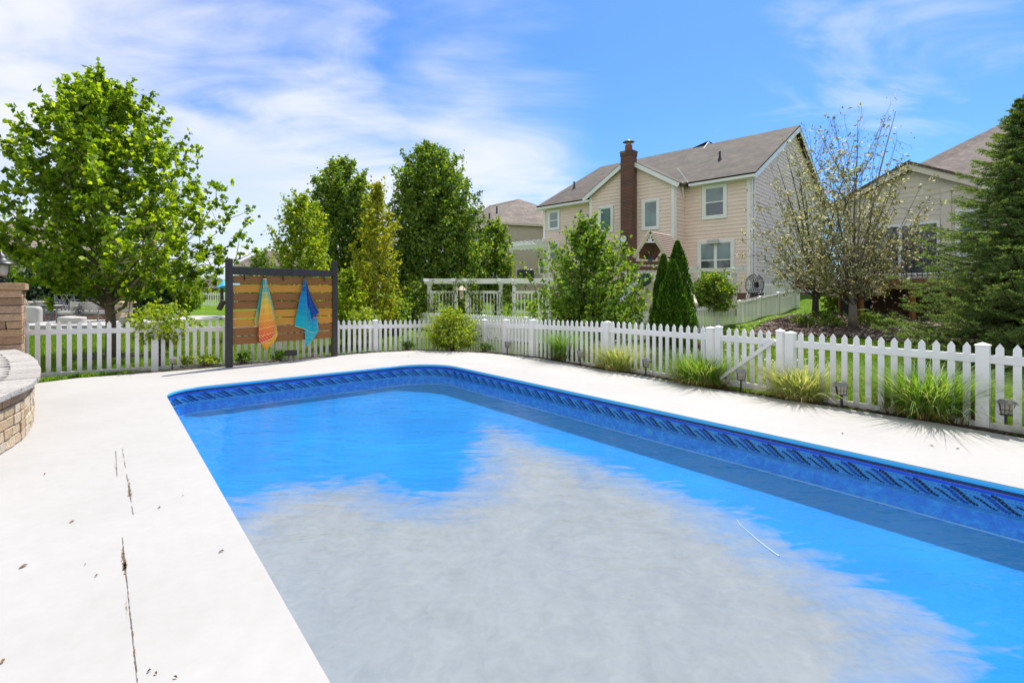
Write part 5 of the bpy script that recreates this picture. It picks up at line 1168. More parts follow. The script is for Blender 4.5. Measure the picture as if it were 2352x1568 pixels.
# the big maple on the left
tree('maple_tree', gb(264, 13.5), 7.55, [(2.2, 2.0), (2.6, 3.0), (3.2, 2.85), (4.3, 2.25), (5.6, 1.65), (6.7, 1.05), (7.4, .5)], 'large leafy green maple standing on the side lawn at the left', 'tree', M['leaf_maple'], M['bark'],
     nb=96, nl=38000, lsize=.12, trunk_r=.13, rise=1.0, puff=.30, fill=.03, elong=1.15, seed=3, brt=.018, lean=(-.55, 0), tips=1.0, asym=(.12, .2))
# pears and neighbours
tree('pear_tree', gb(992, 28), 10.0, [(1.6, 2.2), (2.4, 3.1), (3.7, 3.1), (5.8, 2.65), (7.9, 1.95), (9.3, 1.15), (9.9, .3)], 'tallest dense dark green pear tree, broad oval crown', 'tree', M['leaf_pear'], M['bark_dark'],
     nb=120, nl=80000, lsize=.15, trunk_r=.2, rise=1.5, puff=.55, fill=.42, seed=5, brt=.02, tips=.5)
tree('pear_tree', gb(787, 27), 8.8, [(1.0, 1.2), (2.5, 1.7), (4.5, 1.85), (6.5, 1.75), (8.0, 1.2), (8.7, .3)], 'round topped dark green pear tree behind the towel screen', 'tree', M['leaf_pear'], M['bark_dark'],
     nb=80, nl=44000, lsize=.15, trunk_r=.17, rise=1.5, puff=.5, fill=.32, seed=6, brt=.02, tips=.4)
tree('pear_tree', gb(1137, 30), 5.9, [(1.0, .9), (2.2, 1.25), (3.8, 1.15), (5.2, .75), (5.8, .2)], 'small dark pear tree at the right foot of the tallest one', 'tree', M['leaf_pear'], M['bark_dark'], nb=40, nl=12000, lsize=.15, trunk_r=.1, rise=1.3, puff=.4, fill=.3, seed=7, tips=.4)
tree('birch_tree', gb(692, 20), 5.6, [(.5, 1.0), (1.6, 1.45), (3.0, 1.3), (4.2, .95), (5.2, .55), (5.5, .15)], 'yellow green young tree rising behind the left half of the towel screen', 'tree', M['leaf_yel'], M['bark_grey'], nb=56, nl=15000, lsize=.11, trunk_r=.07, rise=1.3, puff=.38, fill=.12, seed=8, tips=.9)
tree('columnar_tree', gb(864, 17.5), 5.75, [(.4, .35), (1.2, .78), (2.6, .78), (4.0, .62), (4.9, .38), (5.5, .1)], 'slim golden green columnar tree with a bare spire', 'tree', M['leaf_gold'], M['bark_grey'], nb=70, nl=9500, lsize=.10, trunk_r=.06, rise=2.6, puff=.26, fill=.08, seed=9, tips=.4, trunk_top=1.0, brt=.02)
tree('young_tree', gb(802, 16), 2.55, [(.3, .4), (1.0, .58), (1.7, .5), (2.3, .2)], 'low yellow green sapling between the screen and the golden tree', 'tree', M['leaf_yel'], M['bark_grey'], nb=34, nl=5200, lsize=.09, trunk_r=.03, rise=1.3, puff=.22, fill=.1, seed=10, tips=.5)
tree('loose_tree', gb(1350, 15.5), 4.05, [(.55, 1.1), (1.1, 1.7), (2.0, 1.72), (2.8, 1.35), (3.4, .75), (3.9, .2)], 'loose bright green tree with many thin upright stems in front of the tan house', 'tree', M['leaf_loose'], M['bark_dark'],
     nb=90, nl=19000, lsize=.10, trunk_r=.06, rise=1.1, puff=.30, fill=.06, seed=11, stems=7, tips=.9, brt=.014)
tree('small_tree', gb(432, 30), 3.2, [(.7, .6), (1.4, 1.0), (2.4, .8), (3.0, .2)], 'small dark round tree on the far side lawn', 'tree', M['leaf_maple'], M['bark_dark'], nb=30, nl=4500, lsize=.12, trunk_r=.07, rise=.8, puff=.35, fill=.2, seed=12)
tree('small_tree', gb(600, 34), 4.4, [(.7, .9), (1.8, 1.2), (3.0, .9), (4.2, .3)], 'small wispy tree left of the screen top in front of a distant white house', 'tree', M['leaf_pear'], M['bark_dark'], nb=30, nl=4500, lsize=.13, trunk_r=.07, rise=1.0, puff=.35, fill=.15, seed=13)
# the two half-bare magnolias
for (px, Y, H, prof, nb, nl, sd_, lab) in ((1873, 20, 8.1, [(1.3, 1.5), (2.4, 2.45), (4.2, 2.3), (6.0, 1.6), (8.0, .7)], 74, 7500, 14, 'left of two half bare trees with ascending twigs and olive leaves'),
                            (1959, 16.5, 7.3, [(1.3, 1.3), (2.2, 2.1), (3.6, 2.1), (5.3, 1.6), (7.2, .95)], 88, 8500, 15, 'right half bare tree with pale trunk in the mulch bed')):
    tree('magnolia_tree', gb(px, Y), H, prof, lab, 'tree', M['leaf_olive'], M['bark_dark'] if px == 1873 else M['bark_grey'], nb=nb, nl=int(nl * 1.15), lsize=.11, trunk_r=.12, rise=2.3, puff=.36, fill=.0, low=.75, elong=2.2, seed=sd_, stems=6, tips=.25, brt=.009, twigs=2, group='half bare trees in the neighbour bed')
# fresh green shrub between them
tree('shrub', gb(1925, 22), 1.5, [(.2, .4), (.7, .6), (1.3, .3)], 'bright yellow green shrub between the two half bare trees', 'shrub', M['leaf_yel'], M['bark'], nb=20, nl=1800, lsize=.11, trunk_r=.03, rise=.5, puff=.25, seed=16, stems=3)

# arborvitae
def thuja(px, Y, H, Rr, label, seed, n=16000):
    b_ = Vector(gb(px, Y)); root = thing('arborvitae', tuple(b_), label, 'tree', 'arborvitae trees behind the fence'); mb = MB(); mb.tube([b_, b_ + Vector((0, 0, H * .96))], [.05, .01], 6); mb.build('trunk', M['bark_dark'], root)
    z = rng.uniform(.03, 1, n) ** 1.05; pr = Rr * np.interp(z, [0, .06, .25, .5, .75, .92, 1], [.62, .86, 1, .80, .48, .22, .04]); a = rng.uniform(0, 2 * np.pi, n)
    nz = np.array([mnoise.noise(Vector((math.cos(a_) * 2.2 + seed, math.sin(a_) * 2.2, z_ * H * 1.6))) for a_, z_ in zip(a, z)])
    rr = pr * (.90 + .48 * nz) * np.where(rng.uniform(size=n) < .78, rng.uniform(.86, 1.02, n), rng.uniform(.4, .86, n))
    P = np.stack([b_.x + np.cos(a) * rr, b_.y + np.sin(a) * rr, b_.z + z * H], -1); D = np.stack([np.cos(a) * .45, np.sin(a) * .45, np.ones(n)], -1)
    leaves('foliage', P, .062, M['leaf_thuja'], root, 2.0, up=.2, dirs=D)
    return root
thuja(1524, 14.0, zat(588, 14.0) + .12, .44, 'left arborvitae of the three behind the gate fence', 21)
thuja(1556, 14.9, zat(560, 14.9) + .12, .62, 'tallest arborvitae, at the back of the three', 22)
thuja(1545, 13.0, zat(600, 13.0) + .12, .50, 'front arborvitae, the broadest of the three', 23, 20000)
# spruce
def spruce(px, Y, H, Rb, label, seed=30):
    r_ = random.Random(seed); b_ = Vector(gb(px, Y)); root = thing('spruce_tree', tuple(b_), label, 'tree'); tk = MB(); tk.tube([b_, b_ + Vector((0, 0, H * .5)), b_ + Vector((0, 0, H))], [.16, .08, .008], 8); tk.build('trunk', M['bark_dark'], root)
    br = MB(); P = []; D = []; nb = 205
    for i in range(nb):
        u = (i + .5) / nb; z = .25 + (H - .35) * u ** 1.1; Rr = Rb * (1 - (z / H)) ** 1.02 * r_.uniform(.72, 1.12) + .05; a = i * 2.399963 + r_.uniform(-.3, .3)
        out_ = Vector((math.cos(a), math.sin(a), 0)); side = Vector((-out_.y, out_.x, 0)); up_ = .45 - .55 * (1 - z / H); ts = []
        for k_ in range(9):
            w = k_ / 8; ts.append(b_ + Vector((0, 0, z)) + out_ * Rr * w + Vector((0, 0, Rr * (up_ * w * .35 - .28 * w * (1 - w) + .12 * w * w))))
        br.tube(ts, [.022 * (1 - .85 * k_ / 8) * (Rr / 2 + .3) + .003 for k_ in range(9)], 4, cap=False)
        for k_ in range(1, 9):
            w = k_ / 8; L_ = Rr * .38 * (1.15 - w) + .03 + min(.09, Rr * .1)
            for sgn in (-1, 1, -1, 1):
                dv_ = (side * sgn * r_.uniform(.7, 1) + out_ * r_.uniform(.45, .9) + Vector((0, 0, r_.uniform(-.25, .12)))).normalized(); l_ = L_ * r_.uniform(.6, 1.15); p0 = ts[k_].lerp(ts[k_ - 1], r_.random())
                if l_ > .25: br.tube([p0, p0 + dv_ * l_], [.005, .002], 3, cap=False)
                n_ = int(l_ / .0125) + 3
                for j in range(n_): w2 = (j + .5) / n_; P.append(tuple(p0 + dv_ * l_ * w2)); D.append(tuple(dv_))
            n_ = 6
        for j in range(14): w2 = .45 + .6 * j / 14; q_ = ts[8] if w2 > 1 else ts[min(8, int(w2 * 8))]; P.append(tuple(q_ + out_ * .03 * r_.random())); D.append(tuple(out_))
    br.build('branches', M['bark_dark'], root)
    P = np.array(P); D = np.array(D); n = len(P); rep = 2; P = np.repeat(P, rep, 0); D = np.repeat(D, rep, 0); D = D * .75 + rand_dirs(len(P)) * .75; D[:, 2] += .15
    leaves('needles', P, .05, M['leaf_spruce'], root, 4.2, dirs=D, spread=.1, fold=.05)
    print('spruce', len(P)); return root
spruce(2350, 10.6, zat(245, 10.6), 2.85, 'big blue green spruce with layered drooping boughs behind the fence')

# shrubs along the fence ------------------------------------------------------
def shrub(px, py, H, prof, label, mat, n, ls=.06, stems=5, seed=1, puff=.16, z=-.04, fill=.15, nb=30, cat='shrub', rise=.9, group=None, flowers=0, back_=0.0, elong=1.6):
    p = G(px, py, z); p.y += back_; p.x = xat(px, p.y)
    root = tree('shrub', (p.x, p.y, z), H, prof, label, cat, mat, M['bark'], nb=nb, nl=n, lsize=ls, trunk_r=.022, rise=rise, puff=puff, fill=fill, seed=seed, stems=stems, brt=.012, tips=.5, elong=elong, group=group)
    if flowers:
        b_ = np.array((p.x, p.y, z)); zz = rng.uniform(.55, .95, flowers) * H; a = rng.uniform(0, 6.28, flowers); rr = np.array([interp_profile(prof, q_) for q_ in zz]) * rng.uniform(.6, 1, flowers)
        FP_ = np.repeat(np.stack([np.cos(a) * rr, np.sin(a) * rr, zz], -1) + b_, 6, 0); tag(leaves('flowers', FP_, .035, M['flower'], root, 1.1), kind='stuff')
    return root
shrub(368, 846, 1.42, [(.68, .35), (.85, .62), (1.15, .62), (1.38, .25)], 'leggy shrub on bare splayed stems in front of the left fence', M['leaf_bush'], 3000, .085, 9, 41, .15, rise=1.2, flowers=16)
shrub(838, 806, 1.25, [(.45, .2), (.75, .42), (1.05, .42), (1.25, .15)], 'thin open shrub right of the towel screen', M['leaf_bush'], 1900, .08, 7, 42, .15, rise=1.2, back_=.15)
shrub(1040, 806, 1.2, [(.05, .45), (.3, .72), (.65, .74), (.95, .50), (1.18, .18)], 'dense round yellow green bush by the fence corner', M['leaf_bush'], 11000, .062, 9, 43, .19, nb=70, back_=.25)
for (px, py, H, w_, lab, n_, sd_, mt_) in ((425, 846, .25, .28, 'low spreading olive shrub beside the far left path light', 900, 44, M['leaf_bush']), (475, 844, .25, .32, 'low spreading olive shrub just left of the screen post', 1000, 45, M['leaf_bush']),
        (558, 838, .27, .21, 'round bright green hosta under the left of the screen', 900, 46, M['leaf_fresh']), (640, 832, .26, .21, 'round bright green hosta next to the floodlight', 900, 47, M['leaf_fresh']), (716, 822, .12, .16, 'tiny green plant near the right screen post', 300, 48, M['leaf_fresh']),
        (934, 806, .30, .25, 'small green perennial left of the round yellow bush', 700, 49, M['leaf_fresh']), (1114, 811, .28, .22, 'small green perennial right of the round yellow bush', 600, 50, M['leaf_fresh'])):
    shrub(px, py, H, [(.02, w_ * .8), (H * .4, w_), (H * .8, w_ * .6), (H, .05)], lab, mt_, n_, .06, 4, sd_, .08, nb=14, fill=.5, cat='plant', back_=.14)
for (px, py, H, w_, lab, sd_) in ((1990, 740, .45, .42, 'low dark perennial in the mulch right of the pale trunk', 51), (1912, 744, .4, .4, 'low dark perennial in the mulch between the two trunks', 52), (1846, 742, .4, .4, 'low dark perennial at the left end of the mulch bed', 53), (2035, 745, .4, .45, 'low dark perennial in the mulch nearest the spruce', 54), (1900, 728, .35, .3, 'small bright perennial behind the left trunk', 55)):
    p = terrain_hit(px, py + 12); tree('perennial', (p.x, p.y, hz(p.x, p.y) + .03), H, [(.03, w_), (H * .5, w_), (H, .08)], lab, 'plant', M['leaf_pear'] if sd_ != 55 else M['leaf_fresh'], M['bark'], nb=16, nl=800, lsize=.11, trunk_r=.01, rise=.5, puff=.12, fill=.5, seed=sd_, stems=3, elong=2.6)
# round shrub under the small arbor, dark shrubs behind, hedge on the left
p = A(1635, 690, 19.2); tree('shrub', (p.x, p.y, zat(697, 19.2) - .35), 1.5, [(.1, .6), (.5, .85), (1.0, .8), (1.45, .35)], 'round dark green shrub under the short white arbor', 'shrub', M['leaf_pear'], M['bark'], nb=50, nl=7000, lsize=.10, trunk_r=.03, rise=.7, puff=.26, fill=.5, seed=56, stems=5)
for (px, Y, H, w_, sd_, lab) in ((955, 24, 2.1, 1.3, 57, 'dark leafy shrub at the foot of the tallest pear tree'), (1070, 31, 1.7, 1.3, 58, 'dark shrub seen through the trellis of the arbor'), (895, 21, 1.5, .8, 59, 'green shrub behind the golden columnar tree'), (730, 24, 2.2, 1.3, 60, 'dark shrub behind the upper part of the towel screen')):
    tree('shrub', gb(px, Y), H, [(.1, w_ * .8), (H * .4, w_), (H * .8, w_ * .7), (H, .1)], lab, 'shrub', M['leaf_pear'], M['bark_dark'], nb=40, nl=5500, lsize=.13, trunk_r=.04, rise=.7, puff=.35, fill=.5, seed=sd_, stems=4)
for k_, (px, Y, H, w_) in enumerate(((20, 29, 2.4, 1.8), (95, 29, 2.9, 2.0), (160, 30, 2.6, 2.0), (225, 30, 3.1, 2.0), (290, 29.5, 2.7, 1.9), (345, 29, 2.4, 1.7), (385, 32, 1.9, 1.4))):
    tree('hedge_shrub', gb(px, Y), H, [(.0, w_ * .9), (H * .4, w_), (H * .85, w_ * .75), (H, .2)], ['dark evergreen hedge shrub behind the lantern pillar', 'dark evergreen hedge shrub behind the metal chair', 'dark evergreen hedge shrub behind the patio bench', 'dark evergreen hedge shrub behind the closed parasol', 'dark evergreen hedge shrub behind the short stone pillar', 'dark evergreen hedge shrub right of the short stone pillar', 'last dark hedge shrub at the edge of the side lawn'][k_], 'shrub', M['leaf_dark'], M['bark_dark'],
         nb=30, nl=6500, lsize=.17, trunk_r=.05, rise=.5, puff=.5, fill=.7, seed=70 + k_, stems=3, group='evergreen hedge behind the patio')
# distant tree belt closing the horizon
for k_, (px, Y, H, w_) in enumerate(((560, 60, 3.4, 3.2), (655, 62, 4.6, 3.8), (480, 95, 4.2, 5), (760, 58, 4, 3.5), (-60, 36, 6.5, 3.0), (1290, 60, 4, 4))):
    tree('distant_tree', gb(px, Y), H, [(.3, w_ * .9), (H * .4, w_), (H * .8, w_ * .6), (H, .2)], ['distant green tree left of the white far house', 'distant green tree in front of the white far house', 'distant tree beyond the white pool fence', 'distant tree behind the towel screen', 'green tree beside the grey sided house', 'distant tree behind the loose green tree'][k_], 'tree', M['leaf_pear'], M['bark_dark'], nb=30, nl=3600, lsize=.30, trunk_r=.12, rise=.6, puff=.9, fill=.4, seed=90 + k_)

# ---- ornamental grass clumps -------------------------------------------------
def clump(px, py, R0, H, label, nb_, mats, seed, group='ornamental grass clumps along the deck', dry=.2, stretch=1.0, back_=.16):
    p = G(px, py, -.03); q_ = Vector((FD2.y, -FD2.x, 0)) * -back_; p = p + q_; p.z = -.04
    root = thing('grass_clump', tuple(p), label, 'ornamental grass', group); g = np.random.default_rng(seed)
    def blades(name, n, mat, h0, lean_, w0, r0, curve):
        ang = g.uniform(0, 2 * np.pi, n); rr = r0 * np.sqrt(g.uniform(0, 1, n)); bx_, by_ = rr * np.cos(ang), rr * np.sin(ang)
        along = FD2; sx = bx_ * stretch; X = p.x + along.x * sx - along.y * by_; Yv = p.y + along.y * sx + along.x * by_
        ox = (along.x * bx_ - along.y * by_) / (r0 + 1e-6); oy = (along.y * bx_ + along.x * by_) / (r0 + 1e-6)
        a2 = g.uniform(0, 2 * np.pi, n); ox = ox * .9 + np.cos(a2) * .45; oy = oy * .9 + np.sin(a2) * .45; h = h0 * g.uniform(.55, 1.12, n); le = lean_ * g.uniform(.3, 1.3, n) * h
        K = 5; V = []; w = w0 * g.uniform(.6, 1.3, n); sd_ = np.stack([-oy, ox], -1); sd_ /= np.linalg.norm(sd_, axis=1)[:, None] + 1e-9
        for k_ in range(K + 1):
            u = k_ / K; hx = le * u ** 1.7; hzv = h * (u - curve * u ** 3.2); ww = w * (1 - u) ** .7 * .5 + .0004
            cx_ = X + ox * hx; cy_ = Yv + oy * hx; cz_ = p.z + hzv
            V.append(np.stack([cx_ - sd_[:, 0] * ww, cy_ - sd_[:, 1] * ww, cz_], -1)); V.append(np.stack([cx_ + sd_[:, 0] * ww, cy_ + sd_[:, 1] * ww, cz_], -1))
        V = np.stack(V, 1); Fq = []; base_ = np.arange(n)[:, None] * (2 * (K + 1))
        for k_ in range(K): Fq.append(np.concatenate([base_ + 2 * k_, base_ + 2 * k_ + 1, base_ + 2 * k_ + 3, base_ + 2 * k_ + 2], 1))
        np_mesh(name, V.reshape(-1, 3), np.concatenate(Fq), mat, root)
    blades('blades', int(nb_ * 1.5), mats[0], H * 1.25, .95, .010, R0 * .72, .26)
    blades('pale_blades', int(nb_ * .4), mats[1], H * 1.22, 1.05, .009, R0 * .8, .32)
    blades('arching_blades', int(nb_ * .38), mats[0], H * .85, 1.2, .011, R0 * 1.1, .6)
    blades('dead_blades', int(nb_ * dry * 2.4), M['grass_dry'], H * .48, 1.2, .010, R0 * 1.0, .5)
    return root
clump(1290, 829, .34, .78, 'upright fresh green grass clump, farthest along the deck', 1000, (M['grass_green'], M['grass_green']), 1, dry=.35)
clump(1412, 851, .42, .58, 'straw tinted grass clump, second from the fence corner', 950, (M['grass_pale'], M['grass_green']), 2, dry=.35, stretch=1.25)
clump(1600, 884, .42, .62, 'green grass clump with bent dry leaves left of the gate', 1150, (M['grass_green'], M['grass_pale']), 3, dry=.45, stretch=1.2)
clump(1822, 920, .33, .58, 'pale feathery grass clump in front of the gate post', 1050, (M['grass_pale'], M['grass_pale']), 4, dry=.3, stretch=1.2)
clump(2120, 962, .42, .72, 'largest lush green grass clump on the right', 1700, (M['grass_green'], M['grass_pale']), 5, dry=.3, stretch=1.25, back_=.2)
clump(2475, 1020, .35, .6, 'green grass clump cut by the right edge of the view', 800, (M['grass_green'], M['grass_pale']), 6, dry=.3, back_=.2)
# sparse weeds at the left slab edge
x = rng.uniform(80, 300, 500); PW = [G(x_, np.interp(x_, [71, 176, 275, 407], [881, 868, 861, 851]) - 1, -.02) for x_ in x]
PW = np.array([(p.x + rng.normal(0, .03), p.y + abs(rng.normal(0.05, .06)), -.03) for p in PW]); tag(leaves('edge_weeds', np.repeat(PW, 3, 0), .09, M['grass_green'], None, 6, up=1.2), kind='stuff')

# ================================================================ STONE SEAT WALL AND LANTERN PILLAR (foreground left)
CV = [(-4.65, 3.4), (-4.92, 4.3), (-5.20, 4.98), (-5.52, 5.6), (-6.02, 6.25), (-6.62, 6.87), (-7.35, 7.58), (-8.15, 8.28), (-9.1, 9.0)]
cvp = [Vector((x, y, 0)) for x, y in CV]
def cvat(s_, pts):
    d_ = (pts[-1] - pts[-2]).normalized()
    for i in range(len(pts) - 1):
        l = (pts[i + 1] - pts[i]).length
        if s_ <= l: d_ = (pts[i + 1] - pts[i]) / l; return pts[i] + d_ * s_, d_
        s_ -= l
    return pts[-1], d_
Lc = sum((cvp[i + 1] - cvp[i]).length for i in range(len(cvp) - 1))
sm_ = []; 
for k_ in range(41): p, _ = cvat(Lc * k_ / 40, cvp); sm_.append(p)
sm2 = [sm_[0]] + [(sm_[i - 1] + sm_[i] * 2 + sm_[i + 1]) / 4 for i in range(1, 40)] + [sm_[-1]]
Lc = sum((sm2[i + 1] - sm2[i]).length for i in range(40))
TOPZ = .64; seat = thing('stone_seat_wall', (-6.5, 6, 0), 'curved tumbled stone seat wall with weathered cap slabs at the left edge', 'wall')
core = [p + Vector((-.12, -.10, 0)) for p in sm2]; mb = MB(); mb.prism([Vector((p.x, p.y, -.02)) for p in core] + [Vector((-9.6, 8.9, -.02)), Vector((-9.6, 3.0, -.02)), Vector((-5.0, 3.0, -.02))], (0, 0, .59)); mb.build('core', M['mulch'], seat)
r_ = random.Random(11); rows_n = 5; rh = (TOPZ - .065) / rows_n
stones = []
def stone_block(name, c, d_, sx, sy, sz, mat, root, jit=.006, bevel=.010):
    mb = MB(); mb.box((0, 0, 0), (sx, sy, sz))
    for v_ in mb.v: v_ += Vector((r_.uniform(-jit, jit), r_.uniform(-jit, jit), r_.uniform(-jit, jit) * .7))
    me = mb.mesh(name, mat); o_ = piece(name, me, root, basis(c, d_)); m_ = o_.modifiers.new('bevel', 'BEVEL'); m_.width = bevel; m_.segments = 2; return o_
for j in range(rows_n):
    s_ = r_.uniform(0, .1)
    while s_ < Lc:
        l_ = r_.choice((.16, .20, .24)); p, d_ = cvat(s_ + l_ / 2, sm2); n_ = Vector((d_.y, -d_.x, 0))
        inset = .05 + (.012 * (rows_n - j) * 0); c = p - n_ * (inset + .08) * (1 if n_.x > 0 else -1); c.z = .002 + rh * (j + .5) + (-.0)
        c += n_ * r_.uniform(-.008, .008)
        stone_block('stone', (c.x, c.y, c.z), d_, l_ - .012, .19, rh - .010, M['stone_light'] if j < rows_n - 1 else M['stone'], seat); s_ += l_
# cap: front row of wedge stones, then long slabs behind
s_ = 0.0
while s_ < Lc:
    l_ = r_.choice((.28, .34, .38)); p, d_ = cvat(s_ + l_ / 2, sm2); n_ = Vector((d_.y, -d_.x, 0)); c = p - n_ * .12 * (1 if n_.x > 0 else -1)
    stone_block('cap_stone', (c.x, c.y, TOPZ - .033 + r_.uniform(-.003, .003)), d_, l_ - .008, .30, .066, M['stone_cap'], seat, .006, .008); s_ += l_
y = 3.2
inner = [(p.x - .33, p.y - .12) for p in sm2]
while y < 9.0:
    h_ = r_.choice((.20, .30, .24)); xe = np.interp(y + h_ / 2, [q_[1] for q_ in inner], [q_[0] for q_ in inner]); x1 = xe + .02
    while x1 > xe - 2.6:
        w_ = r_.uniform(.4, .7); stone_block('cap_stone', (x1 - w_ / 2, y + h_ / 2, TOPZ - .034 + r_.uniform(-.003, .003)), (1, 0), w_ - .01, h_ - .01, .066, M['stone_cap'], seat, .004, .006); x1 -= w_
    y += h_
# lantern pillar
PX1 = 0.0; PK = Matrix.Translation((xat(52, 9.15), 9.15, 0)) @ Matrix.Rotation(R(41), 4, 'Z'); pil = thing('stone_pillar', tuple(PK @ Vector((-.3, .3, 0))), 'square tumbled stone pillar at the left edge carrying a lantern', 'pillar')
mb = MB(); mb.box(PK @ Vector((-.31, .31, .85)), (.50, .50, 1.70), rz=R(41)); mb.build('core', M['mulch'], pil)
def pblock(name, c, sx, sy, sz, mat, jit, bev): w_ = PK @ Vector(c); stone_block(name, w_, (math.cos(R(41)), math.sin(R(41))), sx, sy, sz, mat, pil, jit, bev)
zb_ = 0.0; rr_ = .147; nrow = 12; j = 0
ptop = zat(650, 9.15)
rr_ = (ptop - .13) / nrow
for j in range(nrow):
    z_ = rr_ * (j + .5); spl = r_.choice((.35, .62, .5)) if j % 2 else 1.0; x1 = PX1
    xs_ = [(PX1 - .62, PX1)] if spl == 1.0 else [(PX1 - .62, PX1 - .62 * spl), (PX1 - .62 * spl, PX1)]
    if spl == 1.0 and j % 4 == 0: xs_ = [(PX1 - .62, PX1 - .40), (PX1 - .40, PX1)]
    for (xa, xb) in xs_: pblock('stone', ((xa + xb) / 2, .11, z_), xb - xa - .012, .22, rr_ - .010, M['stone'], .007, .010)
    for (ya, yb) in ((.22, .42), (.42, .62)): pblock('stone', (PX1 - .11, (ya + yb) / 2, z_), .22 + r_.uniform(-.01, .01), yb - ya - .01, rr_ - .01, M['stone'], .007, .010)
pblock('cap_stone', (PX1 - .31, .31, ptop - .065), .70, .70, .125, M['stone'], .006, .012)
lx = xat(24, 9.15); LY = (PK @ Vector((-.31, .31, 0))); lx = LY.x + .0; lan = thing('pillar_lantern', (lx, LY.y, ptop), 'black lantern with a wide flared hood on top of the stone pillar', 'lantern'); lb = Vector((lx, LY.y, ptop))
mb = MB(); mb.lathe(lb, [(.085, 0), (.09, .02), (.03, .05), (.028, .10), (.08, .13)], 12); mb.build('base', M['black'], lan)
mb = MB(); mb.lathe(lb, [(.075, .13), (.10, .20), (.105, .30), (.10, .36)], 14); mb.build('glass', M['lantern_glass'], lan, True)
mb = MB(); mb.lathe(lb, [(.235, .345), (.235, .36), (.17, .40), (.11, .435), (.085, .47), (.075, .52), (.03, .545), (.018, .60)], 18); mb.build('hood', M['black'], lan, True)
mb = MB()
for k_ in range(4): a = k_ * math.pi / 2 + .6; mb.tube([lb + Vector((math.cos(a) * .085, math.sin(a) * .085, .12)), lb + Vector((math.cos(a) * .112, math.sin(a) * .112, .22)), lb + Vector((math.cos(a) * .112, math.sin(a) * .112, .37))], .006, 4)
mb.build('cage', M['black'], lan)

# ================================================================ NEIGHBOUR'S PATIO (left, beyond the lawn)
PZ = zat(738, 22.5)
mb = MB(); pa, pb = xat(45, 20.5), xat(330, 20.5); mb.prism([(pa - 3, 19.8, -.1), (pb, 19.8, -.1), (pb, 28, -.1), (pa - 6, 28, -.1)], (0, 0, PZ + .1)); tag(mb.build('patio', M['deck']), kind='structure')
def lattice(mb, a, b_, c, d_, n=4, w=.02):
    """bars crossing a quad a-b (bottom) c-d (top)"""
    for k_ in range(n + 1):
        u = k_ / n; mb.bar(a.lerp(b_, u), d_.lerp(c, min(1, u + .45)) if u < .55 else d_.lerp(c, 1), w, w); mb.bar(a.lerp(b_, u), d_.lerp(c, max(0, u - .45)), w, w)
    mb.bar(a, d_, w * 1.8, w * 1.8); mb.bar(b_, c, w * 1.8, w * 1.8); mb.bar(d_, c, w * 1.8, w * 1.8); mb.bar(a, b_, w * 1.8, w * 1.8)
def armchair(px, Y, wd, rz, label, back_tilt=.25, h=1.0, cush=True):
    x = xat(px, Y); root = thing('patio_chair', (x, Y, PZ), label, 'chair', None, rz); Mx = MW[root]; T = lambda p: Mx @ Vector(p)
    fr = MB(); s_ = wd / 2
    for sx in (-s_, s_):
        fr.bar(T((sx, -.3, 0)), T((sx, -.3, .6)), .04, .04); fr.bar(T((sx, .35, 0)), T((sx, .3, .45)), .04, .04); fr.bar(T((sx, -.36, .62)), T((sx, .38, .66)), .05, .03)
    fr.bar(T((-s_, -.3, .3)), T((s_, -.3, .3)), .04, .05); fr.build('frame', M['grey_metal'], root)
    bk_ = MB(); lattice(bk_, T((-s_, .3, .38)), T((s_, .3, .38)), T((s_, .3 + back_tilt, h)), T((-s_, .3 + back_tilt, h)), max(4, int(wd * 4)), .018); bk_.build('backrest', M['grey_metal'], root)
    if cush:
        c = MB(); c.box(T((0, -.02, .42)), (wd - .06, .66, .15), rz=rz); c.build('seat_cushion', M['cushion'], root, bevel=.05)
        c = MB(); c.prism([T((-s_ + .04, .22, .52)), T((s_ - .04, .22, .52)), T((s_ - .04, .22 + back_tilt * .7, h - .12)), T((-s_ + .04, .22 + back_tilt * .7, h - .12))], (0, -.10, .02)); c.build('back_cushion', M['cushion'], root, bevel=.03)
    return root
armchair(90, 22.6, .72, 2.0, 'grey metal lattice back armchair nearest the stone pillar', .3, 1.02, False)
armchair(132, 23.6, 1.5, 3.05, 'grey metal bench with lattice back and pale seat cushions', .15, .98)
armchair(205, 22.4, 1.35, .0 + math.pi, 'wide grey metal sofa seen from behind, lattice back reclined', -.05, 1.0)
armchair(160, 21.9, .8, -1.2, 'deep patio armchair with pale square cushions in the middle of the group', .2, .85)
armchair(163, 25.6, 1.0, math.pi, 'metal framed chair whose back shows above the others', .1, 1.2, False)
x = xat(118, 22.9); tb = thing('patio_table', (x, 22.9, PZ), 'round grey metal patio table between the lattice chairs', 'table'); mb = MB(); mb.lathe((x, 22.9, PZ + .70), [(.5, 0), (.52, .02), (.5, .04)], 20); mb.build('tabletop', M['grey_metal'], tb)
mb = MB(); mb.lathe((x, 22.9, PZ), [(.25, 0), (.05, .05), (.04, .68), (.14, .70)], 10); mb.build('pedestal', M['grey_metal'], tb)
cover('ottoman', (xat(166, 21.0), 21.0, PZ), .95, .6, .30, M['cushion'], 'pale padded ottoman in front of the patio chairs', 'ottoman', .2, 12)
cover('cushion', (xat(76, 21.5), 21.5, PZ), .6, .4, .72, M['cushion'], 'large pale cushion standing beside the stone pillar', 'cushion', .1, 14)
cover('landscape_rock', (xat(293, 20.5), 20.5, hz(xat(293, 20.5), 20.5) + .2), .55, .4, .35, M['stone_cap'], 'rounded pale rock at the corner of the raised patio', 'rock', .1, 15)
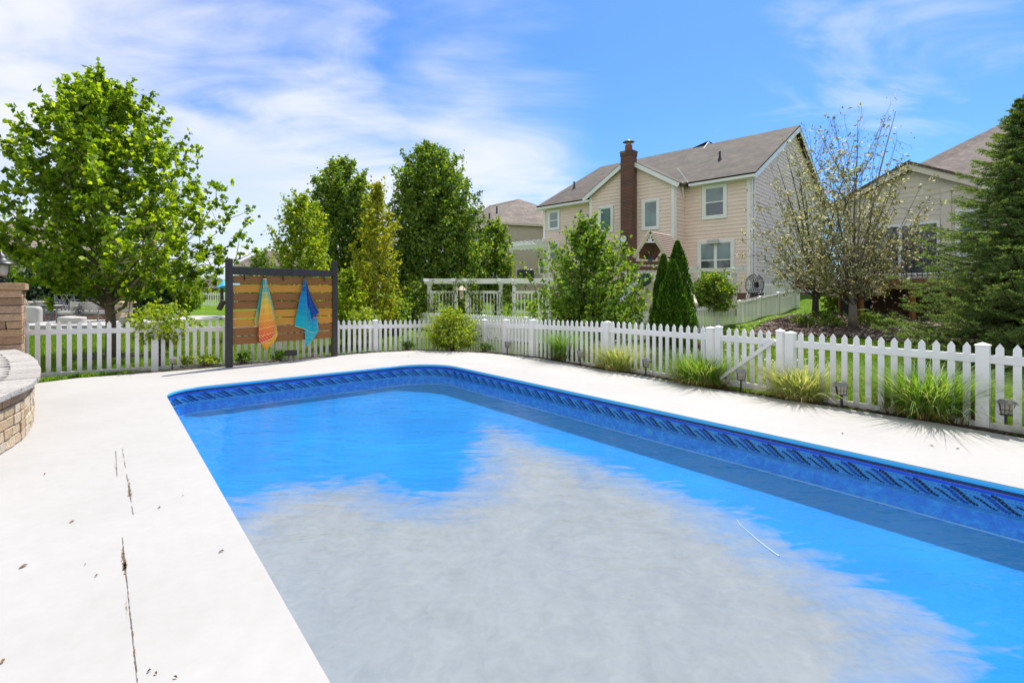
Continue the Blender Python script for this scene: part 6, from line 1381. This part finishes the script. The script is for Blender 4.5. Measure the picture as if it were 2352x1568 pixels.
x = xat(217, 24.5); um = thing('parasol', (x, 24.5, PZ), 'closed navy blue parasol on a thin pole behind the sofa', 'parasol'); mb = MB(); mb.tube([(x, 24.5, PZ), (x, 24.5, PZ + 2.4)], .022, 6); mb.build('pole', M['grey_metal'], um)
mb = MB(); n_ = 14
prof_ = [(.05, .95), (.30, 1.0), (.32, 1.25), (.24, 1.6), (.14, 2.0), (.04, 2.42)]
k0 = len(mb.v)
for (rr, z_) in prof_:
    for j in range(n_): a = 2 * math.pi * j / n_; q_ = rr * (1 + (.35 if j % 2 else -.25)); mb.v.append(Vector((x + math.cos(a) * q_, 24.5 + math.sin(a) * q_, PZ + z_ + (.10 if (j % 2 and z_ < 1.1) else 0))))
for i in range(len(prof_) - 1):
    for j in range(n_): mb.f.append((k0 + i * n_ + j, k0 + i * n_ + (j + 1) % n_, k0 + (i + 1) * n_ + (j + 1) % n_, k0 + (i + 1) * n_ + j))
mb.build('canopy', M['navy_cloth'], um)
# short stone pillar and low wall behind it
def small_pillar(px, Y, w_, ztop, label):
    x = xat(px, Y); root = thing('stone_pillar', (x, Y, PZ - .1), label, 'pillar'); n_ = max(4, int((ztop - PZ) / .16)); h_ = (ztop - .1 - PZ + .2) / n_
    for j in range(n_): stone_block('stone', (x, Y, PZ - .2 + h_ * (j + .5)), (1, 0), w_ + r_.uniform(-.02, .02), w_, h_ - .008, M['stone_light'], root, .008, .012)
    stone_block('cap_stone', (x, Y, ztop - .05), (1, 0), w_ + .22, w_ + .22, .10, M['stone_light'], root, .008, .03)
small_pillar(275, 23.5, .72, zat(692, 23.5), 'short pale stone pillar right of the patio sofa behind the maple trunk')
small_pillar(62, 23.8, .72, zat(692, 23.8), 'short pale stone pillar at the far corner of the patio wall')
lwr = thing('garden_wall', (xat(240, 24), 24, PZ), 'low dark stone wall with pale capping behind the patio furniture', 'wall')
xa, xb = xat(62, 24.3), xat(275, 24.0)
for j in range(4): 
    xx_ = xa + .4
    while xx_ < xb - .4: w_ = r_.uniform(.3, .5); stone_block('stone', (xx_ + w_ / 2, 24.4, PZ + .15 * (j + .5)), (1, 0), w_ - .01, .25, .142, M['stone'], lwr, .006, .01); xx_ += w_
mb = MB(); mb.box(((xa + xb) / 2, 24.4, PZ + .63), (xb - xa - .7, .34, .06)); mb.build('coping', M['stone_cap'], lwr)
# play set by the far side lawn: blue canopy on a dark leg
x = xat(505, 26); sg = thing('swing_set', (x, 26, 0), 'play tower with a small blue canopy half hidden by the screen post', 'play set')
mb = MB(); a = A(497, 661, 26); b_ = A(513, 656, 26); c = A(513, 643, 27); mb.prism([a, b_, c], (0, 1.6, 0)); mb.prism([a - Vector((0, 0, .04)), b_ - Vector((0, 0, .04)), b_, a], (0, 1.6, 0)); mb.build('canopy', pm('sky_canopy', (.03, .30, .50), .6, .1, 4, 0), sg)
mb = MB(); mb.bar(A(509, 660, 26.4), A(509, 700, 26.4), .10, .10); mb.bar(A(514, 690, 26.2), A(503, 711, 26.2), .2, .2); mb.bar(A(530, 655, 26.4), A(530, 712, 26.4), .1, .1); mb.build('leg', M['bark_dark'], sg)

# ================================================================ WOODEN PLAYHOUSE
YP = 18.6
ph = thing('playhouse', (xat(1520, YP), YP, 0), 'wooden playhouse tower with a shingled gable roof above the arborvitae', 'playhouse')
def zp(x, y, Y=YP): px, py = z5(x, y); return A(px, py, Y)
pk = zp(925, 855); le_ = zp(800, 1058); re_ = zp(1052, 1045); dback = (zp(1112, 878, YP + 1.55) - pk)
dback.z = 0; dback = dback.normalized() * 1.75
le_.z = re_.z = (le_.z + re_.z) / 2
for (e, sgn) in ((re_, 1), (le_, -1)):
    n_ = 12
    for k_ in range(n_):
        a = pk.lerp(e, k_ / n_); b_ = pk.lerp(e, (k_ + 1.12) / n_); nn = Vector((-(e - pk).z, 0, (e - pk).x)).normalized(); nn = nn if nn.z > 0 else -nn
        mb = MB(); mb.prism([a + nn * .0, b_ + nn * .035, b_ + nn * .05, a + nn * .02], dback); mb.build('roof_slat', pm('play_roof', (.36, .26, .20), .7, .15, 3) if (k_ == 0 and sgn == 1) else bpy.data.materials['play_roof'], ph)
mb = MB(); mb.prism([pk - Vector((0, 0, .03)), re_ - Vector((0, 0, .02)), re_ - Vector((0, 0, .05)), pk - Vector((0, 0, .07))], dback); mb.prism([pk - Vector((0, 0, .03)), le_ - Vector((0, 0, .02)), le_ - Vector((0, 0, .05)), pk - Vector((0, 0, .07))], dback); mb.build('roof_lining', M['brown_plastic'], ph)
for e in (le_, re_): mb = MB(); mb.bar(pk + Vector((0, -.03, -.03)), e + Vector((0, -.03, -.03)), .04, .11); mb.bar(pk + Vector((0, -.055, .05)), e + Vector((0, -.055, .05)), .03, .05); mb.build('barge_board', M['cream'], ph)
mb = MB(); mid_ = pk.lerp(le_, .42); mid2 = pk.lerp(re_, .42); mb.bar(mid_, mid2, .04, .06); mb.bar(pk, (mid_ + mid2) / 2, .04, .07); mb.bar(pk.lerp(le_, .2), (mid_ + mid2) / 2, .03, .05); mb.bar(pk.lerp(re_, .2), (mid_ + mid2) / 2, .03, .05); mb.build('gable_truss', M['vinyl_warm'], ph)
pl = zp(822, 1100); prr = zp(1036, 1100); zfl = zp(0, 1240).z; zr1 = zp(0, 1100).z
corn = [Vector((le_.x + .15, YP, 0)), Vector((re_.x - .05, YP, 0)), Vector((re_.x - .05, YP, 0)) + dback, Vector((le_.x + .15, YP, 0)) + dback]
gy_ = hz(corn[1].x, YP)
for c in corn: mb = MB(); mb.box((c.x, c.y, (le_.z + .12 + gy_) / 2), (.10, .10, le_.z + .12 - gy_)); mb.build('post', M['cream'], ph)
for (a, b_) in ((corn[0] + Vector((-.55, -.1, 0)), corn[1]), (corn[1], corn[2])):
    n3 = (b_ - a).normalized(); o3 = Vector((n3.y, -n3.x, 0)) * .06
    for (z_, w_) in ((zr1, .12), (zp(0, 1140).z if a is not corn[1] else zr1 - .2, .14)):
        mb = MB(); mb.bar(Vector((a.x, a.y, z_)) + o3, Vector((b_.x, b_.y, z_)) + o3, .05, w_); mb.build('rail', M['brown_plastic'], ph)
    L3 = (b_ - a).length; k_ = .08
    while k_ < L3: q_ = a + n3 * k_; mb = MB(); mb.box((q_.x, q_.y, (zr1 + zfl) / 2), (.07, .03, zr1 - zfl)); mb.build('baluster', M['vinyl_warm'], ph); k_ += .16
mb = MB(); mb.prism([Vector((c.x, c.y, zfl - .08)) for c in corn], (0, 0, .08)); mb.build('platform', M['cream'], ph)
mb = MB(); a = zp(890, 1240); b_ = zp(1000, 1240); mb.prism([Vector((a.x, YP + .02, gy_)), Vector((b_.x + .35, YP + .02, gy_)), Vector((b_.x + .35, YP + .02, zfl - .08)), Vector((a.x, YP + .02, zfl - .08))], (0, .04, 0)); mb.build('wall_panel', M['cream'], ph)
mb = MB(); mb.bar(zp(1192, 1205, YP + 1.2), zp(1284, 1425, YP - .1), .10, .12); mb.build('brace', M['cream'], ph)
mb = MB(); mb.tube([zp(905, 1215, YP - .2), zp(830, 1260, YP - .6), zp(770, 1330, YP - 1.1), zp(700, 1430, YP - 1.5), zp(640, 1480, YP - 2)], .22, 10); mb.build('slide', M['green_plastic'], ph, True)
mb = MB(); mb.lathe(zp(882, 1225, YP - .3), [(.02, -.12), (.2, -.1), (.24, 0), (.2, .1), (.02, .12)], 12); mb.build('slide_hood', M['green_plastic'], ph, True)
mb = MB(); p = zp(925, 1078, YP + .7); mb.box(p + Vector((-.04, 0, .0)), (.07, .12, .26)); mb.box(p + Vector((.06, 0, .0)), (.07, .12, .26)); mb.build('binoculars', M['blue_plastic'], ph, bevel=.02)
# round wire chair beside the small fence
c = A(1733, 654, 23.0); wc = thing('wire_chair', (c.x, c.y, c.z - .55), 'round black wire basket chair near the corner of the tan house', 'chair')
for k_ in range(9):
    a = -1.0 + 2.0 * k_ / 8; rr = .5 * math.cos(a * .9); mb = MB(); yy_ = c.y + .35 * math.sin(a); mb.tube([Vector((c.x - .15 * math.sin(a) + math.cos(b_) * rr * .55, yy_ + .2 * math.cos(a) * 0, c.z + math.sin(b_) * rr)) for b_ in np.linspace(0, 2 * np.pi, 17)], .011, 4, cap=False); mb.build('wire_ring', M['black'], wc)
mb = MB()
for k_ in range(12):
    b_ = 2 * math.pi * k_ / 12; mb = MB(); mb.tube([Vector((c.x - .15 * math.sin(a) + math.cos(b_) * .5 * math.cos(a * .9) * .55, c.y + .35 * math.sin(a), c.z + math.sin(b_) * .5 * math.cos(a * .9))) for a in np.linspace(-1, 1, 9)], .009, 4, cap=False); mb.build('wire_rib', M['black'], wc)
mb = MB(); mb.box(c + Vector((.05, -.1, .0)), (.16, .14, .26)); mb.build('seat_pad', M['black'], wc, bevel=.02)
mb = MB(); mb.bar(c + Vector((0, 0, -.5)), c + Vector((-.2, -.3, -.9)), .03, .03); mb.bar(c + Vector((0, 0, -.5)), c + Vector((.2, .3, -.9)), .03, .03); mb.build('leg', M['black'], wc)
x0, x1 = A(1716, 686, 23.4), A(1726, 652, 23.6); mb = MB(); mb.bar(x0, x1, .05, .20); tag(mb.build('leaning_board', M['vinyl_warm']), 'white board leaning beside the black wire chair', 'board')
# planter crate glimpsed behind the fence
p = Vector(gb(1622, 12.5)); cr = thing('planter', tuple(p), 'brown planter tub behind the pickets next to the arborvitae', 'planter'); mb = MB(); mb.lathe(p, [(.20, 0), (.27, .42), (.30, .44), (.30, .48), (.26, .48), (.25, .42)], 14); mb.build('pot', M['brown_plastic'], cr)
mb = MB(); mb.lathe(p + Vector((0, 0, .44)), [(.25, 0), (.1, .03)], 12); mb.build('soil', M['mulch'], cr)
# lamp / bird feeder between the arbor posts
p = A(1060, 690, 25); bf = thing('bird_feeder', (p.x, p.y, 0), 'slim bird feeder on a pole between two arbor posts', 'bird feeder'); mb = MB(); mb.tube([(p.x, p.y, 0), (p.x, p.y, 1.3)], .03, 6); mb.build('pole', M['black'], bf); mb = MB(); mb.lathe((p.x, p.y, 1.3), [(.10, 0), (.11, .45), (.26, .46), (.04, .68)], 10); mb.build('feeder', M['cream'], bf)
# vines on the arbor
r2 = random.Random(5); vn = thing('climbing_vine', (xat(1010, 23.2), 23.0, 0), 'thin brown vine with sparse leaves twining over the arbor panels', 'vine'); mb = MB(); VP = []
for k_ in range(26):
    px = r2.choice([r2.uniform(985, 1050), r2.uniform(1073, 1150), r2.uniform(1150, 1262)]); q_ = A(px, 715, 23.0); q_.z = .15; pp = [q_.copy()]
    for j in range(12): q_ = q_ + Vector((r2.gauss(0, .14), r2.gauss(0, .02), r2.uniform(.05, .26))); q_.z = min(q_.z, 2.5); pp.append(q_.copy()); VP += [tuple(q_ + Vector((r2.gauss(0, .1), r2.gauss(0, .05), r2.gauss(0, .1)))) for _ in range(5)]
    mb.tube(pp, .012, 4, cap=False)
mb.build('stems', M['bark_dark'], vn); leaves('foliage', np.array(VP), .10, M['leaf_pear'], vn, 1.4)

# ================================================================ LITTER ON THE DECK
leafbrown = pm('dead_leaf', (.16, .10, .05), .9, .3, 20, .2)
DL = [(54, 1300, .035, 'largest dry brown leaf lying on the deck at the far left'), (103, 1088, .022, 'small dry leaf on the deck between the seat wall and the joint'), (508, 1266, .024, 'small dry leaf on the deck close to the near pool edge'), (366, 1165, .02, 'small dry leaf right of the cracked joint'),
      (165, 1198, .024, 'thin curled dry leaf left of the cracked joint'), (7, 1518, .022, 'dry leaf at the lower left corner of the deck'), (196, 1296, .01, 'tiny dark fleck left of the long joint'), (221, 1322, .014, 'small fleck of leaf just left of the long joint'),
      (342, 1541, .014, 'brown crumb at the bottom of the deck right of the joint'), (358, 1546, .013, 'brown crumb beside another at the bottom of the deck'), (403, 1555, .014, 'brown crumb at the bottom of the deck nearest the pool'), (420, 1138, .012, 'tiny dark fleck halfway between joint and pool'),
      (2140, 1023, .03, 'dry leaf on the far deck nearest the mulch'), (1935, 995, .03, 'dry leaf on the far deck below the fourth grass clump'), (2200, 1030, .028, 'dark leaf on the far deck below the right path light'), (938, 852 - 33, .03, 'thin dry leaf on the far deck beyond the pool corner')]
for (x, y, s_, lab) in DL:
    s_ *= .75; p = G(x, y, .004); mb = MB(); a = random.uniform(0, 3.1); d_ = Vector((math.cos(a), math.sin(a), 0)); n_ = Vector((-d_.y, d_.x, 0)); w_ = s_ * .42
    A0 = [p - d_ * s_, p - d_ * s_ * .3 - n_ * w_ + Vector((0, 0, .006)), p + d_ * s_ * .5 - n_ * w_ * .7 + Vector((0, 0, .008)), p + d_ * s_ + Vector((0, 0, .003)), p + d_ * s_ * .4 + n_ * w_ * .8 + Vector((0, 0, .010)), p - d_ * s_ * .4 + n_ * w_ + Vector((0, 0, .004))]
    cp = p + Vector((0, 0, .001)); mb.v = A0 + [cp]; mb.f = [(i, (i + 1) % 6, 6) for i in range(6)]; tag(mb.build('fallen_leaf', leafbrown), lab, 'leaf')
